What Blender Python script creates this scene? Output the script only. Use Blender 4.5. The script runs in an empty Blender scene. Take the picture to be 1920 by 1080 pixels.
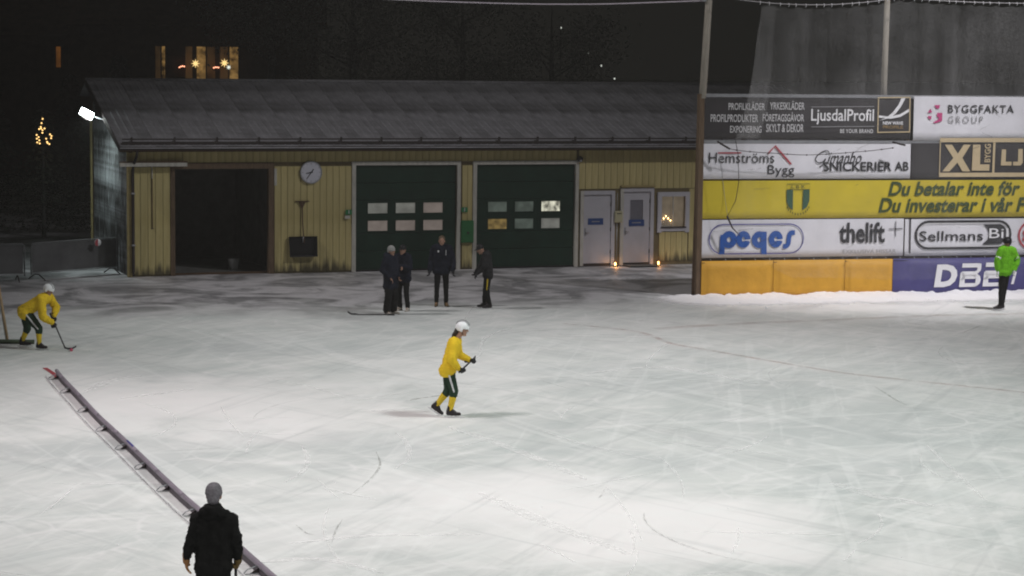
import bpy, bmesh, math, random
from mathutils import Vector, Matrix, noise
random.seed(7)
S = bpy.context.scene
COL = S.collection
PI = math.pi
R = math.radians

# ------------------------------------------------------------------ camera
cam_d = bpy.data.cameras.new('camera'); cam = bpy.data.objects.new('camera', cam_d); COL.objects.link(cam)
cam_d.sensor_width = 36.0; cam_d.lens = 4100/1920*36; cam_d.clip_start = 0.5; cam_d.clip_end = 1500
_p = math.atan(422/4100); _r = .011
_F = Vector((0, math.cos(_p), -math.sin(_p))); _U0 = Vector((0, math.sin(_p), math.cos(_p))); _R0 = Vector((1, 0, 0))
_U = _U0*math.cos(_r)-_R0*math.sin(_r); _R = _R0*math.cos(_r)+_U0*math.sin(_r)
cam.matrix_world = Matrix(((_R.x, _U.x, -_F.x, 0), (_R.y, _U.y, -_F.y, 0), (_R.z, _U.z, -_F.z, 6.3), (0, 0, 0, 1)))
S.camera = cam

# ------------------------------------------------------------------ night sky, exposure
W = bpy.data.worlds.new('World'); S.world = W; W.use_nodes = True
bg = W.node_tree.nodes['Background']; bg.inputs['Color'].default_value = (.0058, .0056, .0048, 1); bg.inputs['Strength'].default_value = 1.0
S.view_settings.view_transform = 'Standard'; S.view_settings.look = 'None'; S.view_settings.exposure = .06; S.view_settings.gamma = 1
S.view_settings.use_curve_mapping = False
try: S.cycles.filter_width = 2.0
except Exception: pass

# ------------------------------------------------------------------ rink floodlights on masts outside the frame, plus one added lamp
def flood(name, pos, target, energy, cone, blend, col, rad=.6):
    l = bpy.data.lights.new(name, 'SPOT'); l.energy = energy; l.spot_size = R(cone); l.spot_blend = blend
    l.color = col; l.shadow_soft_size = rad
    o = bpy.data.objects.new(name, l); COL.objects.link(o); o.location = pos
    o.rotation_euler = (Vector(target)-Vector(pos)).to_track_quat('-Z', 'Y').to_euler()
    return o
flood('mast_light', (-22, 30, 34), (0, 34, 0), 35000, 54, 1, (1.0, .90, .92), 3.5)
flood('mast_light', (24, 44, 28), (3, 58, 2), 12000, 60, 1, (1.0, .97, 1.0), 1.0)
flood('mast_light', (24, 44, 28), (11.5, 60, 2.4), 31000, 26, 1, (1.0, .97, 1.0), 1.0)
flood('mast_light', (26, 30, 34), (-6, 42, 0), 17500, 54, 1, (.97, 1.0, .98), 3.5)
flood('mast_light', (26, 30, 34), (3, 34, 0), 22500, 54, 1, (.89, 1.0, .95), 3.5)
flood('mast_light', (-24, 52, 26), (3, 58, 2), 14000, 60, 1, (1.0, .95, .95), 1.0)
flood('mast_light', (3, 2, 26), (2, 27, 0), 18500, 44, 1, (1.0, .985, .95), 2.2)  # added lamp near the camera, brightens the near ice

HAZE = .00085
# ------------------------------------------------------------------ helpers
def tag(o, label=None, cat=None, group=None, kind=None):
    if label: o['label'] = label
    if cat: o['category'] = cat
    if group: o['group'] = group
    if kind: o['kind'] = kind
    return o
def empty(name, loc=(0, 0, 0), rz=0, label=None, cat=None, group=None):
    o = bpy.data.objects.new(name, None); COL.objects.link(o); o.location = loc; o.rotation_euler = (0, 0, rz)
    o.empty_display_size = .2
    return tag(o, label, cat, group)
def link_mesh(name, me, mat=None, parent=None, loc=None, rz=0):
    o = bpy.data.objects.new(name, me); COL.objects.link(o)
    if mat is not None and not len(me.materials): me.materials.append(mat)
    if parent is not None: o.parent = parent
    if loc is not None: o.location = loc
    if rz: o.rotation_euler = (0, 0, rz)
    return o
class MB:
    def __init__(s): s.v = []; s.f = []; s.sm = []
    def add(s, vs, fs, smooth=False):
        n = len(s.v); s.v += [tuple(v) for v in vs]; s.f += [tuple(i+n for i in f) for f in fs]; s.sm += [smooth]*len(fs); return s
    def box(s, x0, x1, y0, y1, z0, z1):
        return s.add([(x0,y0,z0),(x1,y0,z0),(x1,y1,z0),(x0,y1,z0),(x0,y0,z1),(x1,y0,z1),(x1,y1,z1),(x0,y1,z1)],
                     [(0,3,2,1),(4,5,6,7),(0,1,5,4),(1,2,6,5),(2,3,7,6),(3,0,4,7)])
    def tube(s, pts, r, n=8, caps=True, closed=False):
        pts = [Vector(p) for p in pts]; rs = r if isinstance(r, (list, tuple)) else [r]*len(pts)
        vs = []; up = Vector((0, 0, 1))
        for i, p in enumerate(pts):
            a = pts[max(i-1, 0)]; b = pts[min(i+1, len(pts)-1)]
            t = (b-a).normalized(); ref = up if abs(t.z) < .92 else Vector((1, 0, 0))
            u = t.cross(ref).normalized(); w = u.cross(t)
            for k in range(n):
                an = 2*PI*k/n; vs.append(p+(u*math.cos(an)+w*math.sin(an))*rs[i])
        fs = [(i*n+k, i*n+(k+1) % n, (i+1)*n+(k+1) % n, (i+1)*n+k) for i in range(len(pts)-1) for k in range(n)]
        if caps: fs += [tuple(range(n))[::-1], tuple((len(pts)-1)*n+k for k in range(n))]
        return s.add(vs, fs, True)
    def capsule(s, a, b, ra, rb, n=12):
        a = Vector(a); b = Vector(b); d = (b-a); L = d.length
        t = d.normalized() if L > 1e-5 else Vector((0, 0, 1))
        pts = []; rs = []
        for k in range(4):
            an = PI/2*k/4; pts.append(a-t*ra*math.cos(an)); rs.append(max(ra*math.sin(an), .0008))
        pts += [a, b]; rs += [ra, rb]
        for k in range(3, -1, -1):
            an = PI/2*k/4; pts.append(b+t*rb*math.cos(an)); rs.append(max(rb*math.sin(an), .0008))
        if L < 1e-5: pts[5] = a+t*1e-4
        ref = Vector((0, 0, 1)) if abs(t.z) < .92 else Vector((1, 0, 0))
        u = t.cross(ref).normalized(); w = u.cross(t); vs = []
        for p, r in zip(pts, rs):
            for k in range(n):
                an = 2*PI*k/n; vs.append(p+(u*math.cos(an)+w*math.sin(an))*r)
        m = len(pts)
        fs = [(i*n+k, i*n+(k+1) % n, (i+1)*n+(k+1) % n, (i+1)*n+k) for i in range(m-1) for k in range(n)]
        fs += [tuple(range(n))[::-1], tuple((m-1)*n+k for k in range(n))]
        return s.add(vs, fs, True)
    def ellipsoid(s, c, ax, n=14, m=9):     # ax: three vectors
        c = Vector(c); A = [Vector(a) for a in ax]; vs = []
        for i in range(m+1):
            th = PI*i/m
            for k in range(n):
                ph = 2*PI*k/n; q = max(math.sin(th), .004)
                vs.append(c+A[0]*(q*math.cos(ph))+A[1]*(q*math.sin(ph))+A[2]*math.cos(th))
        fs = [(i*n+k, (i+1)*n+k, (i+1)*n+(k+1) % n, i*n+(k+1) % n) for i in range(m) for k in range(n)]
        fs += [tuple(range(n)), tuple(m*n+k for k in range(n))[::-1]]
        return s.add(vs, fs, True)
    def mesh(s, name='m'):
        me = bpy.data.meshes.new(name); me.from_pydata(s.v, [], s.f)
        me.polygons.foreach_set('use_smooth', s.sm); me.update(); return me
    def build(s, name, mat, parent=None, loc=None, rz=0, bevel=0):
        me = s.mesh(name)
        if bevel:
            bm = bmesh.new(); bm.from_mesh(me)
            bmesh.ops.bevel(bm, geom=bm.edges[:], offset=bevel, segments=1, affect='EDGES'); bm.to_mesh(me); bm.free()
        return link_mesh(name, me, mat, parent, loc, rz)

def fit(me):
    bm = bmesh.new(); bm.from_mesh(me); bmesh.ops.recalc_face_normals(bm, faces=bm.faces); bm.to_mesh(me); bm.free()

# ------------------------------------------------------------------ materials
def nt(name):
    m = bpy.data.materials.new(name); m.use_nodes = True; t = m.node_tree
    return m, t, t.nodes['Principled BSDF']
def N(t, kind, **kw):
    n = t.nodes.new(kind)
    for k, v in kw.items():
        if k.startswith('i_'): n.inputs[k[2:].replace('_', ' ')].default_value = v
        else: setattr(n, k, v)
    return n
def noise_n(t, scale, detail=4, rough=.55, coord='Object', mapping=None, dist=0):
    c = N(t, 'ShaderNodeTexCoord'); out = c.outputs[coord]
    if mapping is not None:
        mp = N(t, 'ShaderNodeMapping'); mp.inputs['Scale'].default_value = mapping; t.links.new(out, mp.inputs[0]); out = mp.outputs[0]
    n = N(t, 'ShaderNodeTexNoise'); n.inputs['Scale'].default_value = scale; n.inputs['Detail'].default_value = detail
    n.inputs['Roughness'].default_value = rough; n.inputs['Distortion'].default_value = dist
    t.links.new(out, n.inputs['Vector']); return n.outputs['Fac']
def ramp(t, src, stops):
    r = N(t, 'ShaderNodeValToRGB'); e = r.color_ramp.elements
    while len(e) < len(stops): e.new(.5)
    for k, (p, c) in enumerate(stops):
        e[k].position = p; e[k].color = (*c, 1) if isinstance(c, (tuple, list)) else (c, c, c, 1)
    t.links.new(src, r.inputs[0]); return r.outputs[0]
def mix(t, a, b, fac, mode='MIX'):
    m = N(t, 'ShaderNodeMix', data_type='RGBA', blend_type=mode)
    for v, i in ((fac, 0), (a, 6), (b, 7)):
        if hasattr(v, 'links') or isinstance(v, bpy.types.NodeSocket): t.links.new(v, m.inputs[i])
        else: m.inputs[i].default_value = v if i == 0 else ((*v, 1) if len(v) == 3 else v)
    return m.outputs[2]
def bump(t, b, src, strength=.3, dist=.02):
    n = N(t, 'ShaderNodeBump'); n.inputs['Strength'].default_value = strength; n.inputs['Distance'].default_value = dist
    t.links.new(src, n.inputs['Height']); t.links.new(n.outputs[0], b.inputs['Normal'])
def mat(name, col, rough=.7, var=.18, scale=6, metal=0, mapping=None, bmp=0, rnd=0, dist=.01, spec=None):
    m, t, b = nt(name); b.inputs['Roughness'].default_value = rough; b.inputs['Metallic'].default_value = metal
    b.inputs['Specular IOR Level'].default_value = spec if spec is not None else (.08 if ('cloth' in name or 'knit' in name or 'jersey' in name or 'sock' in name) else .25)
    f = noise_n(t, scale, 5, .6, mapping=mapping)
    lo = tuple(c*(1-var) for c in col); hi = tuple(min(1, c*(1+var)) for c in col)
    out = ramp(t, f, [(.3, lo), (.7, hi)])
    if rnd:
        oi = N(t, 'ShaderNodeObjectInfo'); rr = ramp(t, oi.outputs['Random'], [(0, 1-rnd), (1, 1.0)])
        out = mix(t, out, rr, 1.0, 'MULTIPLY')
    t.links.new(out, b.inputs['Base Color'])
    if bmp: bump(t, b, f, bmp, dist)
    return m
def emit(name, col, s, var=0, scale=5):
    m, t, b = nt(name); b.inputs['Base Color'].default_value = (*[c*.3 for c in col], 1); b.inputs['Emission Strength'].default_value = s
    if var:
        f = noise_n(t, scale, 3); o = ramp(t, f, [(.35, tuple(c*(1-var) for c in col)), (.65, col)]); t.links.new(o, b.inputs['Emission Color'])
    else: b.inputs['Emission Color'].default_value = (*col, 1)
    return m

def ice_material():
    m, t, b = nt('ice_and_snow')
    g = N(t, 'ShaderNodeNewGeometry'); pos = g.outputs['Position']
    def nz(scale, detail, mp=(1, 1, 1), dist=0, rot=0, rough=.6):
        mm = N(t, 'ShaderNodeMapping', vector_type='TEXTURE'); mm.inputs['Scale'].default_value = tuple(1/q for q in mp); mm.inputs['Rotation'].default_value = (0, 0, R(rot)); t.links.new(pos, mm.inputs[0])
        n = N(t, 'ShaderNodeTexNoise'); n.inputs['Scale'].default_value = scale; n.inputs['Detail'].default_value = detail; n.inputs['Distortion'].default_value = dist
        n.inputs['Roughness'].default_value = rough
        t.links.new(mm.outputs[0], n.inputs['Vector']); return n.outputs['Fac']
    big = nz(.16, 3, dist=.6)
    mid = nz(.55, 5, (1, 1.3, 1), 1.2, 20)
    st1 = nz(.8, 6, (.3, 1.9, 1), 1.3, 62, .62)       # long brushed skate sweeps in two directions
    st2 = nz(.7, 6, (.35, 1.7, 1), 1.6, 128, .62)
    ice = mix(t, ramp(t, big, [(.34, (.59, .64, .625)), (.66, (.81, .84, .815))]), ramp(t, mid, [(.34, (.575, .615, .605)), (.68, (.85, .85, .835))]), .5)
    ice = mix(t, ice, (.93, .93, .92), ramp(t, st1, [(.46, 0.0), (.68, .48)]))
    ice = mix(t, ice, (.50, .52, .52), ramp(t, st2, [(.50, 0.0), (.72, .36)]))
    # drifts of scraped snow and patches of bare wet ice, each lying at its own place on the pitch
    wob = N(t, 'ShaderNodeTexNoise'); wob.inputs['Scale'].default_value = .5; wob.inputs['Detail'].default_value = 5; t.links.new(pos, wob.inputs['Vector'])
    wv = N(t, 'ShaderNodeVectorMath', operation='MULTIPLY_ADD'); wv.inputs[1].default_value = (5, 7, 0); wv.inputs[2].default_value = (-2.5, -3.5, 0); t.links.new(wob.outputs['Color'], wv.inputs[0])
    wp = N(t, 'ShaderNodeVectorMath', operation='ADD'); t.links.new(wv.outputs[0], wp.inputs[0]); t.links.new(pos, wp.inputs[1])
    for lst, colr, k_ in (([(-6.57, 40.51, 2.98, 3.13, 1.00), (-3.72, 37.94, 2.43, 2.29, 0.80), (1.65, 29.54, 2.43, 2.64, 1.00), (-0.44, 31.87, 2.06, 2.24, 0.80), (3.32, 28.78, 1.73, 1.66, 0.60), (-2.51, 28.49, 1.84, 1.63, 0.50), (-9.19, 43.49, 1.58, 2.24, 0.60), (9.73, 57.44, 4.77, 1.55, 0.80), (-1.07, 44.12, 2.18, 1.92, 0.40)], (.97, .955, .95), .85), ([(-6.05, 34.64, 2.21, 1.91, 0.60), (-2.82, 36.09, 1.33, 1.45, 0.50), (5.56, 38.00, 3.14, 2.88, 0.60), (4.15, 43.03, 3.22, 2.57, 0.60), (2.11, 35.14, 1.75, 1.23, 0.50), (0.41, 38.81, 1.92, 1.19, 0.40), (5.82, 33.95, 2.04, 1.84, 0.50), (-7.60, 43.61, 1.27, 1.05, 0.50), (-5.94, 47.46, 2.32, 1.06, 0.50)], (.50, .535, .54), .75)):
        for (cx, cy, rx, ry, am) in lst:
            mp = N(t, 'ShaderNodeMapping', vector_type='TEXTURE'); mp.inputs['Location'].default_value = (cx, cy, 0); mp.inputs['Scale'].default_value = (rx*1.35, ry*1.35, 50); t.links.new(wp.outputs[0], mp.inputs[0])
            gr = N(t, 'ShaderNodeTexGradient', gradient_type='SPHERICAL'); t.links.new(mp.outputs[0], gr.inputs[0])
            ice = mix(t, ice, colr, ramp(t, gr.outputs['Fac'], [(0, 0.0), (.75, am*k_)]))
    # many fine skate cuts, crossing at all angles
    for k_, (ro, sc_, th, cl) in enumerate(((52, .55, .62, (.93, .95, .94)), (118, .5, .62, (.93, .95, .94)), (84, .6, .63, (.93, .95, .94)), (70, .5, .64, (.46, .49, .49)), (135, .6, .64, (.46, .49, .49)), (20, .5, .64, (.93, .95, .94)))):
        c_ = nz(sc_, 3, (.22, 4.5, 1), 1.2, ro, .55); ice = mix(t, ice, cl, ramp(t, c_, [(th-.06, 0.0), (th+.04, .27)]))
    # scraped snow dust lying in thin curls
    vor = N(t, 'ShaderNodeTexVoronoi', feature='DISTANCE_TO_EDGE'); vor.inputs['Scale'].default_value = .55
    wn = N(t, 'ShaderNodeTexNoise'); wn.inputs['Scale'].default_value = .35; t.links.new(pos, wn.inputs['Vector'])
    wm = N(t, 'ShaderNodeVectorMath', operation='MULTIPLY_ADD'); wm.inputs[1].default_value = (3.5, 3.5, 0); t.links.new(wn.outputs['Color'], wm.inputs[0]); t.links.new(pos, wm.inputs[2])
    t.links.new(wm.outputs[0], vor.inputs['Vector'])
    curl = ramp(t, vor.outputs['Distance'], [(0.0, .7), (.035, 0.0)])
    gate = ramp(t, mid, [(.45, 0.0), (.6, .8)])
    cg = N(t, 'ShaderNodeMath', operation='MULTIPLY'); t.links.new(curl, cg.inputs[0]); t.links.new(gate, cg.inputs[1])
    ice = mix(t, ice, (.9, .9, .9), cg.outputs[0])
    # trampled, dirty snow of the yard, beyond a wandering edge
    dt = nz(.45, 5, (1, 1, 1), 1.5, 10); dt2 = nz(2.2, 5, (1, 1, 1), .6)
    yard = mix(t, ramp(t, dt, [(.42, (.12, .12, .125)), (.58, (.57, .56, .58))]), ramp(t, dt2, [(.4, (.28, .28, .29)), (.7, (.55, .55, .56))]), .35)
    sep = N(t, 'ShaderNodeSeparateXYZ'); t.links.new(pos, sep.inputs[0])
    # distance towards the yard: y - .26 x, edge near 56 m
    a = N(t, 'ShaderNodeMath', operation='MULTIPLY_ADD'); t.links.new(sep.outputs['X'], a.inputs[0]); a.inputs[1].default_value = -.30; t.links.new(sep.outputs['Y'], a.inputs[2])
    w = nz(.35, 4, dist=.5)
    a2 = N(t, 'ShaderNodeMath', operation='MULTIPLY_ADD'); t.links.new(w, a2.inputs[0]); a2.inputs[1].default_value = 8.0; t.links.new(a.outputs[0], a2.inputs[2])
    mr = N(t, 'ShaderNodeMapRange'); mr.inputs['From Min'].default_value = 58.5; mr.inputs['From Max'].default_value = 63.0; t.links.new(a2.outputs[0], mr.inputs['Value'])
    col = mix(t, ice, yard, mr.outputs[0])
    t.links.new(col, b.inputs['Base Color'])
    b.inputs['Roughness'].default_value = .55; b.inputs['Specular IOR Level'].default_value = .25
    bump(t, b, st1, .12, .01)
    return m

M = {}
M['ice'] = ice_material()
M['snow'] = mat('packed_snow', (.88, .875, .89), .85, .04, 9, bmp=.5, dist=.03)
M['black_ground'] = mat('black_earth', (.012, .012, .012), .9)
def wall_paint():
    m, t, b = nt('yellow_board_paint'); b.inputs['Roughness'].default_value = .75
    f = noise_n(t, 2.2, 6, .65, mapping=(5, 5, .45))
    c = ramp(t, f, [(.3, (.45, .375, .145)), (.55, (.54, .46, .205)), (.75, (.58, .505, .24))])
    oi = N(t, 'ShaderNodeObjectInfo'); c = mix(t, c, ramp(t, oi.outputs['Random'], [(0, .93), (1, 1.03)]), 1.0, 'MULTIPLY')
    g = N(t, 'ShaderNodeNewGeometry'); sp = N(t, 'ShaderNodeSeparateXYZ'); t.links.new(g.outputs['Position'], sp.inputs[0])
    mp = N(t, 'ShaderNodeMapping'); mp.inputs['Scale'].default_value = (6, 6, .4); t.links.new(g.outputs['Position'], mp.inputs[0])
    n = N(t, 'ShaderNodeTexNoise'); n.inputs['Scale'].default_value = 1.0; n.inputs['Detail'].default_value = 5; t.links.new(mp.outputs[0], n.inputs['Vector'])
    q = N(t, 'ShaderNodeMath', operation='MULTIPLY_ADD'); t.links.new(n.outputs['Fac'], q.inputs[0]); q.inputs[1].default_value = -1.1; t.links.new(sp.outputs['Z'], q.inputs[2])
    st = ramp(t, q.outputs[0], [(0.0, 0.0), (1.0, 0.0)])
    mr = N(t, 'ShaderNodeMapRange'); mr.inputs['From Min'].default_value = -.22; mr.inputs['From Max'].default_value = -.48; mr.inputs['To Max'].default_value = .9; t.links.new(q.outputs[0], mr.inputs['Value'])
    c = mix(t, c, (.055, .045, .022), mr.outputs[0])
    t.links.new(c, b.inputs['Base Color']); bump(t, b, f, .3, .004); return m
M['wall'] = wall_paint()
M['ochre'] = mat('ochre_trim', (.36, .29, .13), .8, .15, 5)
M['trim'] = mat('weathered_white_trim', (.50, .49, .44), .7, .16, 4, mapping=(3, 3, .6))
M['white_door'] = mat('white_door_paint', (.50, .50, .54), .55, .05, 3)
M['green_door'] = mat('dark_green_door', (.006, .030, .018), .6, .25, 2, bmp=.1)
M['brown'] = mat('red_brown_wood', (.13, .088, .055), .8, .3, 6, mapping=(4, 4, .5))
M['dark_brown'] = mat('dark_brown_wood', (.10, .06, .035), .8, .3, 6, mapping=(4, 4, .5))
M['dark_metal'] = mat('dark_brown_metal', (.035, .028, .028), .45, .2)
M['inside'] = mat('unlit_interior', (.16, .16, .15), .9, .3, 2)
def roof_mat():
    m, t, b = nt('frosted_roof_metal'); b.inputs['Roughness'].default_value = .6
    f = noise_n(t, .35, 5, .6, mapping=(1, 2.2, 2.2)); f2 = noise_n(t, 3.5, 5, .7, mapping=(3, .6, .6))
    c = ramp(t, f, [(.33, (.085, .085, .09)), (.62, (.27, .27, .29))]); d = ramp(t, f2, [(.35, .72), (.65, 1.0)])
    t.links.new(mix(t, c, d, 1.0, 'MULTIPLY'), b.inputs['Base Color']); bump(t, b, f2, .2, .005); return m
M['roof'] = roof_mat()
def frost_wall():
    m, t, b = nt('dark_wall_with_frost_streaks'); b.inputs['Roughness'].default_value = .8
    f = noise_n(t, 1.0, 6, .7, mapping=(9, 9, 1.3)); t.links.new(ramp(t, f, [(.48, (.025, .025, .025)), (.60, (.46, .48, .50))]), b.inputs['Base Color']); return m
M['frost'] = frost_wall()
M['steel'] = mat('galvanised_steel', (.34, .35, .37), .45, .12, 8, metal=.5)
M['pale_pole'] = mat('grey_weathered_pole', (.36, .33, .28), .75, .2, 5, mapping=(6, 6, .4), bmp=.3)
M['black'] = mat('black_plastic', (.012, .012, .014), .5)
M['white'] = mat('white_vinyl', (.69, .69, .73), .5, .075, 1.1, bmp=.3, dist=.02)
M['black_vinyl'] = mat('black_vinyl', (.045, .042, .045), .5, .15, 1.5, bmp=.15, dist=.02)
M['yellow_vinyl'] = mat('yellow_vinyl', (.57, .455, .035), .5, .08, 1.5, bmp=.2, dist=.02)
M['orange_pad'] = mat('orange_padding', (.62, .33, .04), .6, .10, 2.2, bmp=.6, dist=.04)
M['navy_pad'] = mat('navy_padding', (.075, .07, .20), .55, .1, 2.2, bmp=.5, dist=.03)
M['ink'] = mat('black_print', (.03, .03, .035), .6, .05)
M['grey_ink'] = mat('grey_print', (.30, .30, .31), .6, .05)
M['light_ink'] = mat('pale_grey_print', (.62, .62, .63), .6, .05)
M['white_ink'] = mat('white_print', (.78, .78, .8), .6, .03)
M['gold_ink'] = mat('beige_print', (.52, .42, .26), .6, .05)
M['gold2'] = mat('bronze_print', (.25, .17, .08), .6, .05)
M['red_ink'] = mat('red_print', (.42, .07, .09), .6, .05)
M['pink_ink'] = mat('magenta_print', (.50, .06, .20), .6, .05)
M['blue_ink'] = mat('blue_print', (.03, .10, .36), .6, .05)
M['navy_ink'] = mat('navy_print', (.05, .05, .25), .6, .05)
M['olive_ink'] = mat('dark_green_print', (.05, .075, .025), .6, .05)
M['crest_green'] = mat('crest_green_print', (.05, .11, .07), .6, .05)
M['blue_sign'] = mat('blue_sign', (.03, .07, .22), .5, .05)
M['sign_green'] = mat('green_sign', (.03, .20, .07), .5, .05)
M['green_box'] = mat('green_cabinet', (.025, .14, .045), .5, .1)
M['yellow_jersey'] = mat('yellow_knit', (.74, .51, .03), .85, .10, 14, bmp=.8, dist=.015)
M['green_cloth'] = mat('dark_green_cloth', (.022, .045, .028), .8, .2, 12, bmp=.3)
M['yellow_sock'] = mat('yellow_sock', (.64, .46, .035), .85, .1, 14, bmp=.3)
M['helmet'] = mat('white_helmet', (.82, .84, .86), .3, .03)
M['skin'] = mat('skin', (.36, .21, .15), .55, .08, 14)
M['navy_cloth'] = mat('dark_navy_cloth', (.016, .018, .028), .85, .3, 10, bmp=.4)
M['black_cloth'] = mat('black_cloth', (.016, .016, .016), .85, .3, 10, bmp=.4)
M['charcoal'] = mat('charcoal_cloth', (.026, .026, .028), .85, .3, 10, bmp=.4)
M['grey_knit'] = mat('grey_knit', (.20, .19, .21), .9, .25, 40, bmp=.6)
M['pale_knit'] = mat('pale_grey_knit', (.30, .30, .29), .9, .2, 40, bmp=.6)
M['hair'] = mat('dark_brown_hair', (.03, .02, .014), .6, .3, 20)
M['fair_hair'] = mat('dark_blond_hair', (.10, .07, .04), .6, .3, 20)
M['lime'] = mat('lime_jersey', (.15, .45, .02), .8, .1, 12, bmp=.3)
M['glove_dark'] = mat('dark_glove', (.018, .018, .022), .7, .2, 12)
M['glove_tan'] = mat('tan_leather_glove', (.34, .17, .07), .7, .2, 12)
M['glove_brown'] = mat('brown_leather_glove', (.12, .08, .03), .7, .2, 12)
M['glove_white'] = mat('white_glove', (.7, .7, .72), .7, .05, 12)
M['boot_black'] = mat('black_skate_leather', (.02, .016, .018), .45, .2)
M['boot_brown'] = mat('tan_boot_leather', (.17, .11, .05), .7, .2)
M['shoe_white'] = mat('white_shoe', (.42, .38, .34), .7, .1)
M['blade'] = mat('skate_steel', (.7, .7, .72), .25, .03, metal=.9)
M['lilac'] = mat('lilac_board_top', (.27, .235, .28), .5, .15, 3)
M['wood_dark'] = mat('dark_stick', (.03, .03, .035), .5, .2)
M['pink_tape'] = mat('pink_ball', (.6, .08, .16), .6, .1)
M['rust_red'] = mat('weathered_red_post', (.34, .24, .14), .6, .15)
M['goal_green'] = mat('dark_olive_bar', (.05, .07, .04), .6, .2)
M['spruce'] = mat('dark_spruce_needles', (.06, .075, .055), .8, .4, 2)
M['frost_leaf'] = mat('frosted_twigs', (.36, .38, .36), .8, .4, 1.5)
M['bark'] = mat('bark', (.10, .10, .095), .9, .3, 4, bmp=.5)
M['house'] = mat('dark_timber_wall', (.10, .075, .05), .8, .3, 2)
M['warm'] = emit('warm_window_light', (1.0, .58, .18), .22, .95, 2.5)
M['warm_dim'] = emit('dim_window_light', (.9, .5, .18), .035, .8, 1.6)
M['orange_dim'] = emit('orange_window_light', (.9, .33, .06), .14, .6, 1.2)
M['star'] = emit('star_lamp', (1.0, .70, .28), 1.1)
M['bulb'] = emit('warm_bulb', (1.0, .62, .25), 9)
M['tree_bulb'] = emit('tree_bulb', (1.0, .62, .22), 2.0)
M['bulb_red'] = emit('reddish_bulb', (1.0, .38, .22), 3)
M['candle'] = emit('candle_flame', (1.0, .48, .12), 16)
M['cold'] = emit('cold_floodlight_glass', (.88, 1.0, .97), 40)
M['dot'] = emit('small_white_lamp', (.9, .95, .85), .9)
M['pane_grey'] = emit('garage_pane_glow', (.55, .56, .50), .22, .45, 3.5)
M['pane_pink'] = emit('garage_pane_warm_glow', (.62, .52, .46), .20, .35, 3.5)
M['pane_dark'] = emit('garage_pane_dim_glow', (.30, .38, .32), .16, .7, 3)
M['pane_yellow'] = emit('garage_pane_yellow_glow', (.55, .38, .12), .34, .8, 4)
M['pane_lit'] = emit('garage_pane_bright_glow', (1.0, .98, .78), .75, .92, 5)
M['curtain'] = emit('lit_curtain', (.46, .37, .26), .22, .35, 5)
M['scrim'] = mat('grey_barrier_scrim', (.10, .102, .105), .8, .3, 1.2)

# ------------------------------------------------------------------ ground
def grid_sheet(name, x0, x1, y0, y1, z, mt, nx=2, ny=2):
    b = MB(); vs = [(x0+(x1-x0)*i/nx, y0+(y1-y0)*j/ny, z) for j in range(ny+1) for i in range(nx+1)]
    b.add(vs, [(j*(nx+1)+i, j*(nx+1)+i+1, (j+1)*(nx+1)+i+1, (j+1)*(nx+1)+i) for j in range(ny) for i in range(nx)])
    return b.build(name, mt)
tag(grid_sheet('ground', -600, 600, -60, 900, -.004, M['ice']), kind='structure')
tag(grid_sheet('ice_rink', -45, 70, -20, 56, 0, M['ice']), kind='structure')

def strip(pts, w, z=.005):
    b = MB(); vs = []; P = [Vector((p[0], p[1], 0)) for p in pts]
    for i, p in enumerate(P):
        t = (P[min(i+1, len(P)-1)]-P[max(i-1, 0)]).normalized(); n = Vector((-t.y, t.x, 0))
        ww = w if not isinstance(w, (list, tuple)) else w[i]
        vs += [p+n*ww/2+Vector((0, 0, z)), p-n*ww/2+Vector((0, 0, z))]
    b.add(vs, [(2*i, 2*i+1, 2*i+3, 2*i+2) for i in range(len(P)-1)]); return b
def smooth_pts(pts, n=6):
    out = []
    for i in range(len(pts)-1):
        p0 = Vector(pts[max(i-1, 0)]); p1 = Vector(pts[i]); p2 = Vector(pts[i+1]); p3 = Vector(pts[min(i+2, len(pts)-1)])
        for k in range(n):
            t = k/n; out.append(.5*((2*p1)+(p2-p0)*t+(2*p0-5*p1+4*p2-p3)*t*t+(3*p1-p0-3*p2+p3)*t**3))
    out.append(Vector(pts[-1])); return out
def faded(name, col, alpha, scale=2.0):
    m, t, b = nt(name); b.inputs['Base Color'].default_value = (*col, 1); b.inputs['Roughness'].default_value = .7
    f = noise_n(t, scale, 5, .7); t.links.new(ramp(t, f, [(.36, 0.0), (.62, alpha)]), b.inputs['Alpha']); return m
M['faded_red'] = faded('worn_red_paint', (.55, .30, .29), .34)
M['faint_red'] = faded('faint_red_paint', (.5, .32, .30), .25, 1.0)
M['scrape_light'] = faded('ice_shavings', (.95, .95, .95), .6, 4)
M['scrape_dark'] = faded('skate_groove', (.42, .43, .41), .5, 4)
arc = [(1.26, 52.85), (2.97, 51.41), (3.62, 49.29), (4.34, 48.24), (5.61, 46.42), (6.90, 44.74), (8.29, 43.63), (10.03, 42.33), (11.23, 41.33)]
tag(strip(smooth_pts(arc), .14).build('red_line', M['faded_red']), kind='structure')
gl = [(3.46, 51.98), (5.36, 53.12), (8.36, 54.41), (10.76, 55.45), (13.31, 56.17)]
tag(strip(smooth_pts(gl), .35).build('red_line', M['faint_red']), kind='structure')
tag(strip([(-9.52, 44.23), (-9.20, 43.49), (-8.98, 42.90)], .10, .006).build('red_line', M['red_ink']), kind='structure')
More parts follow.
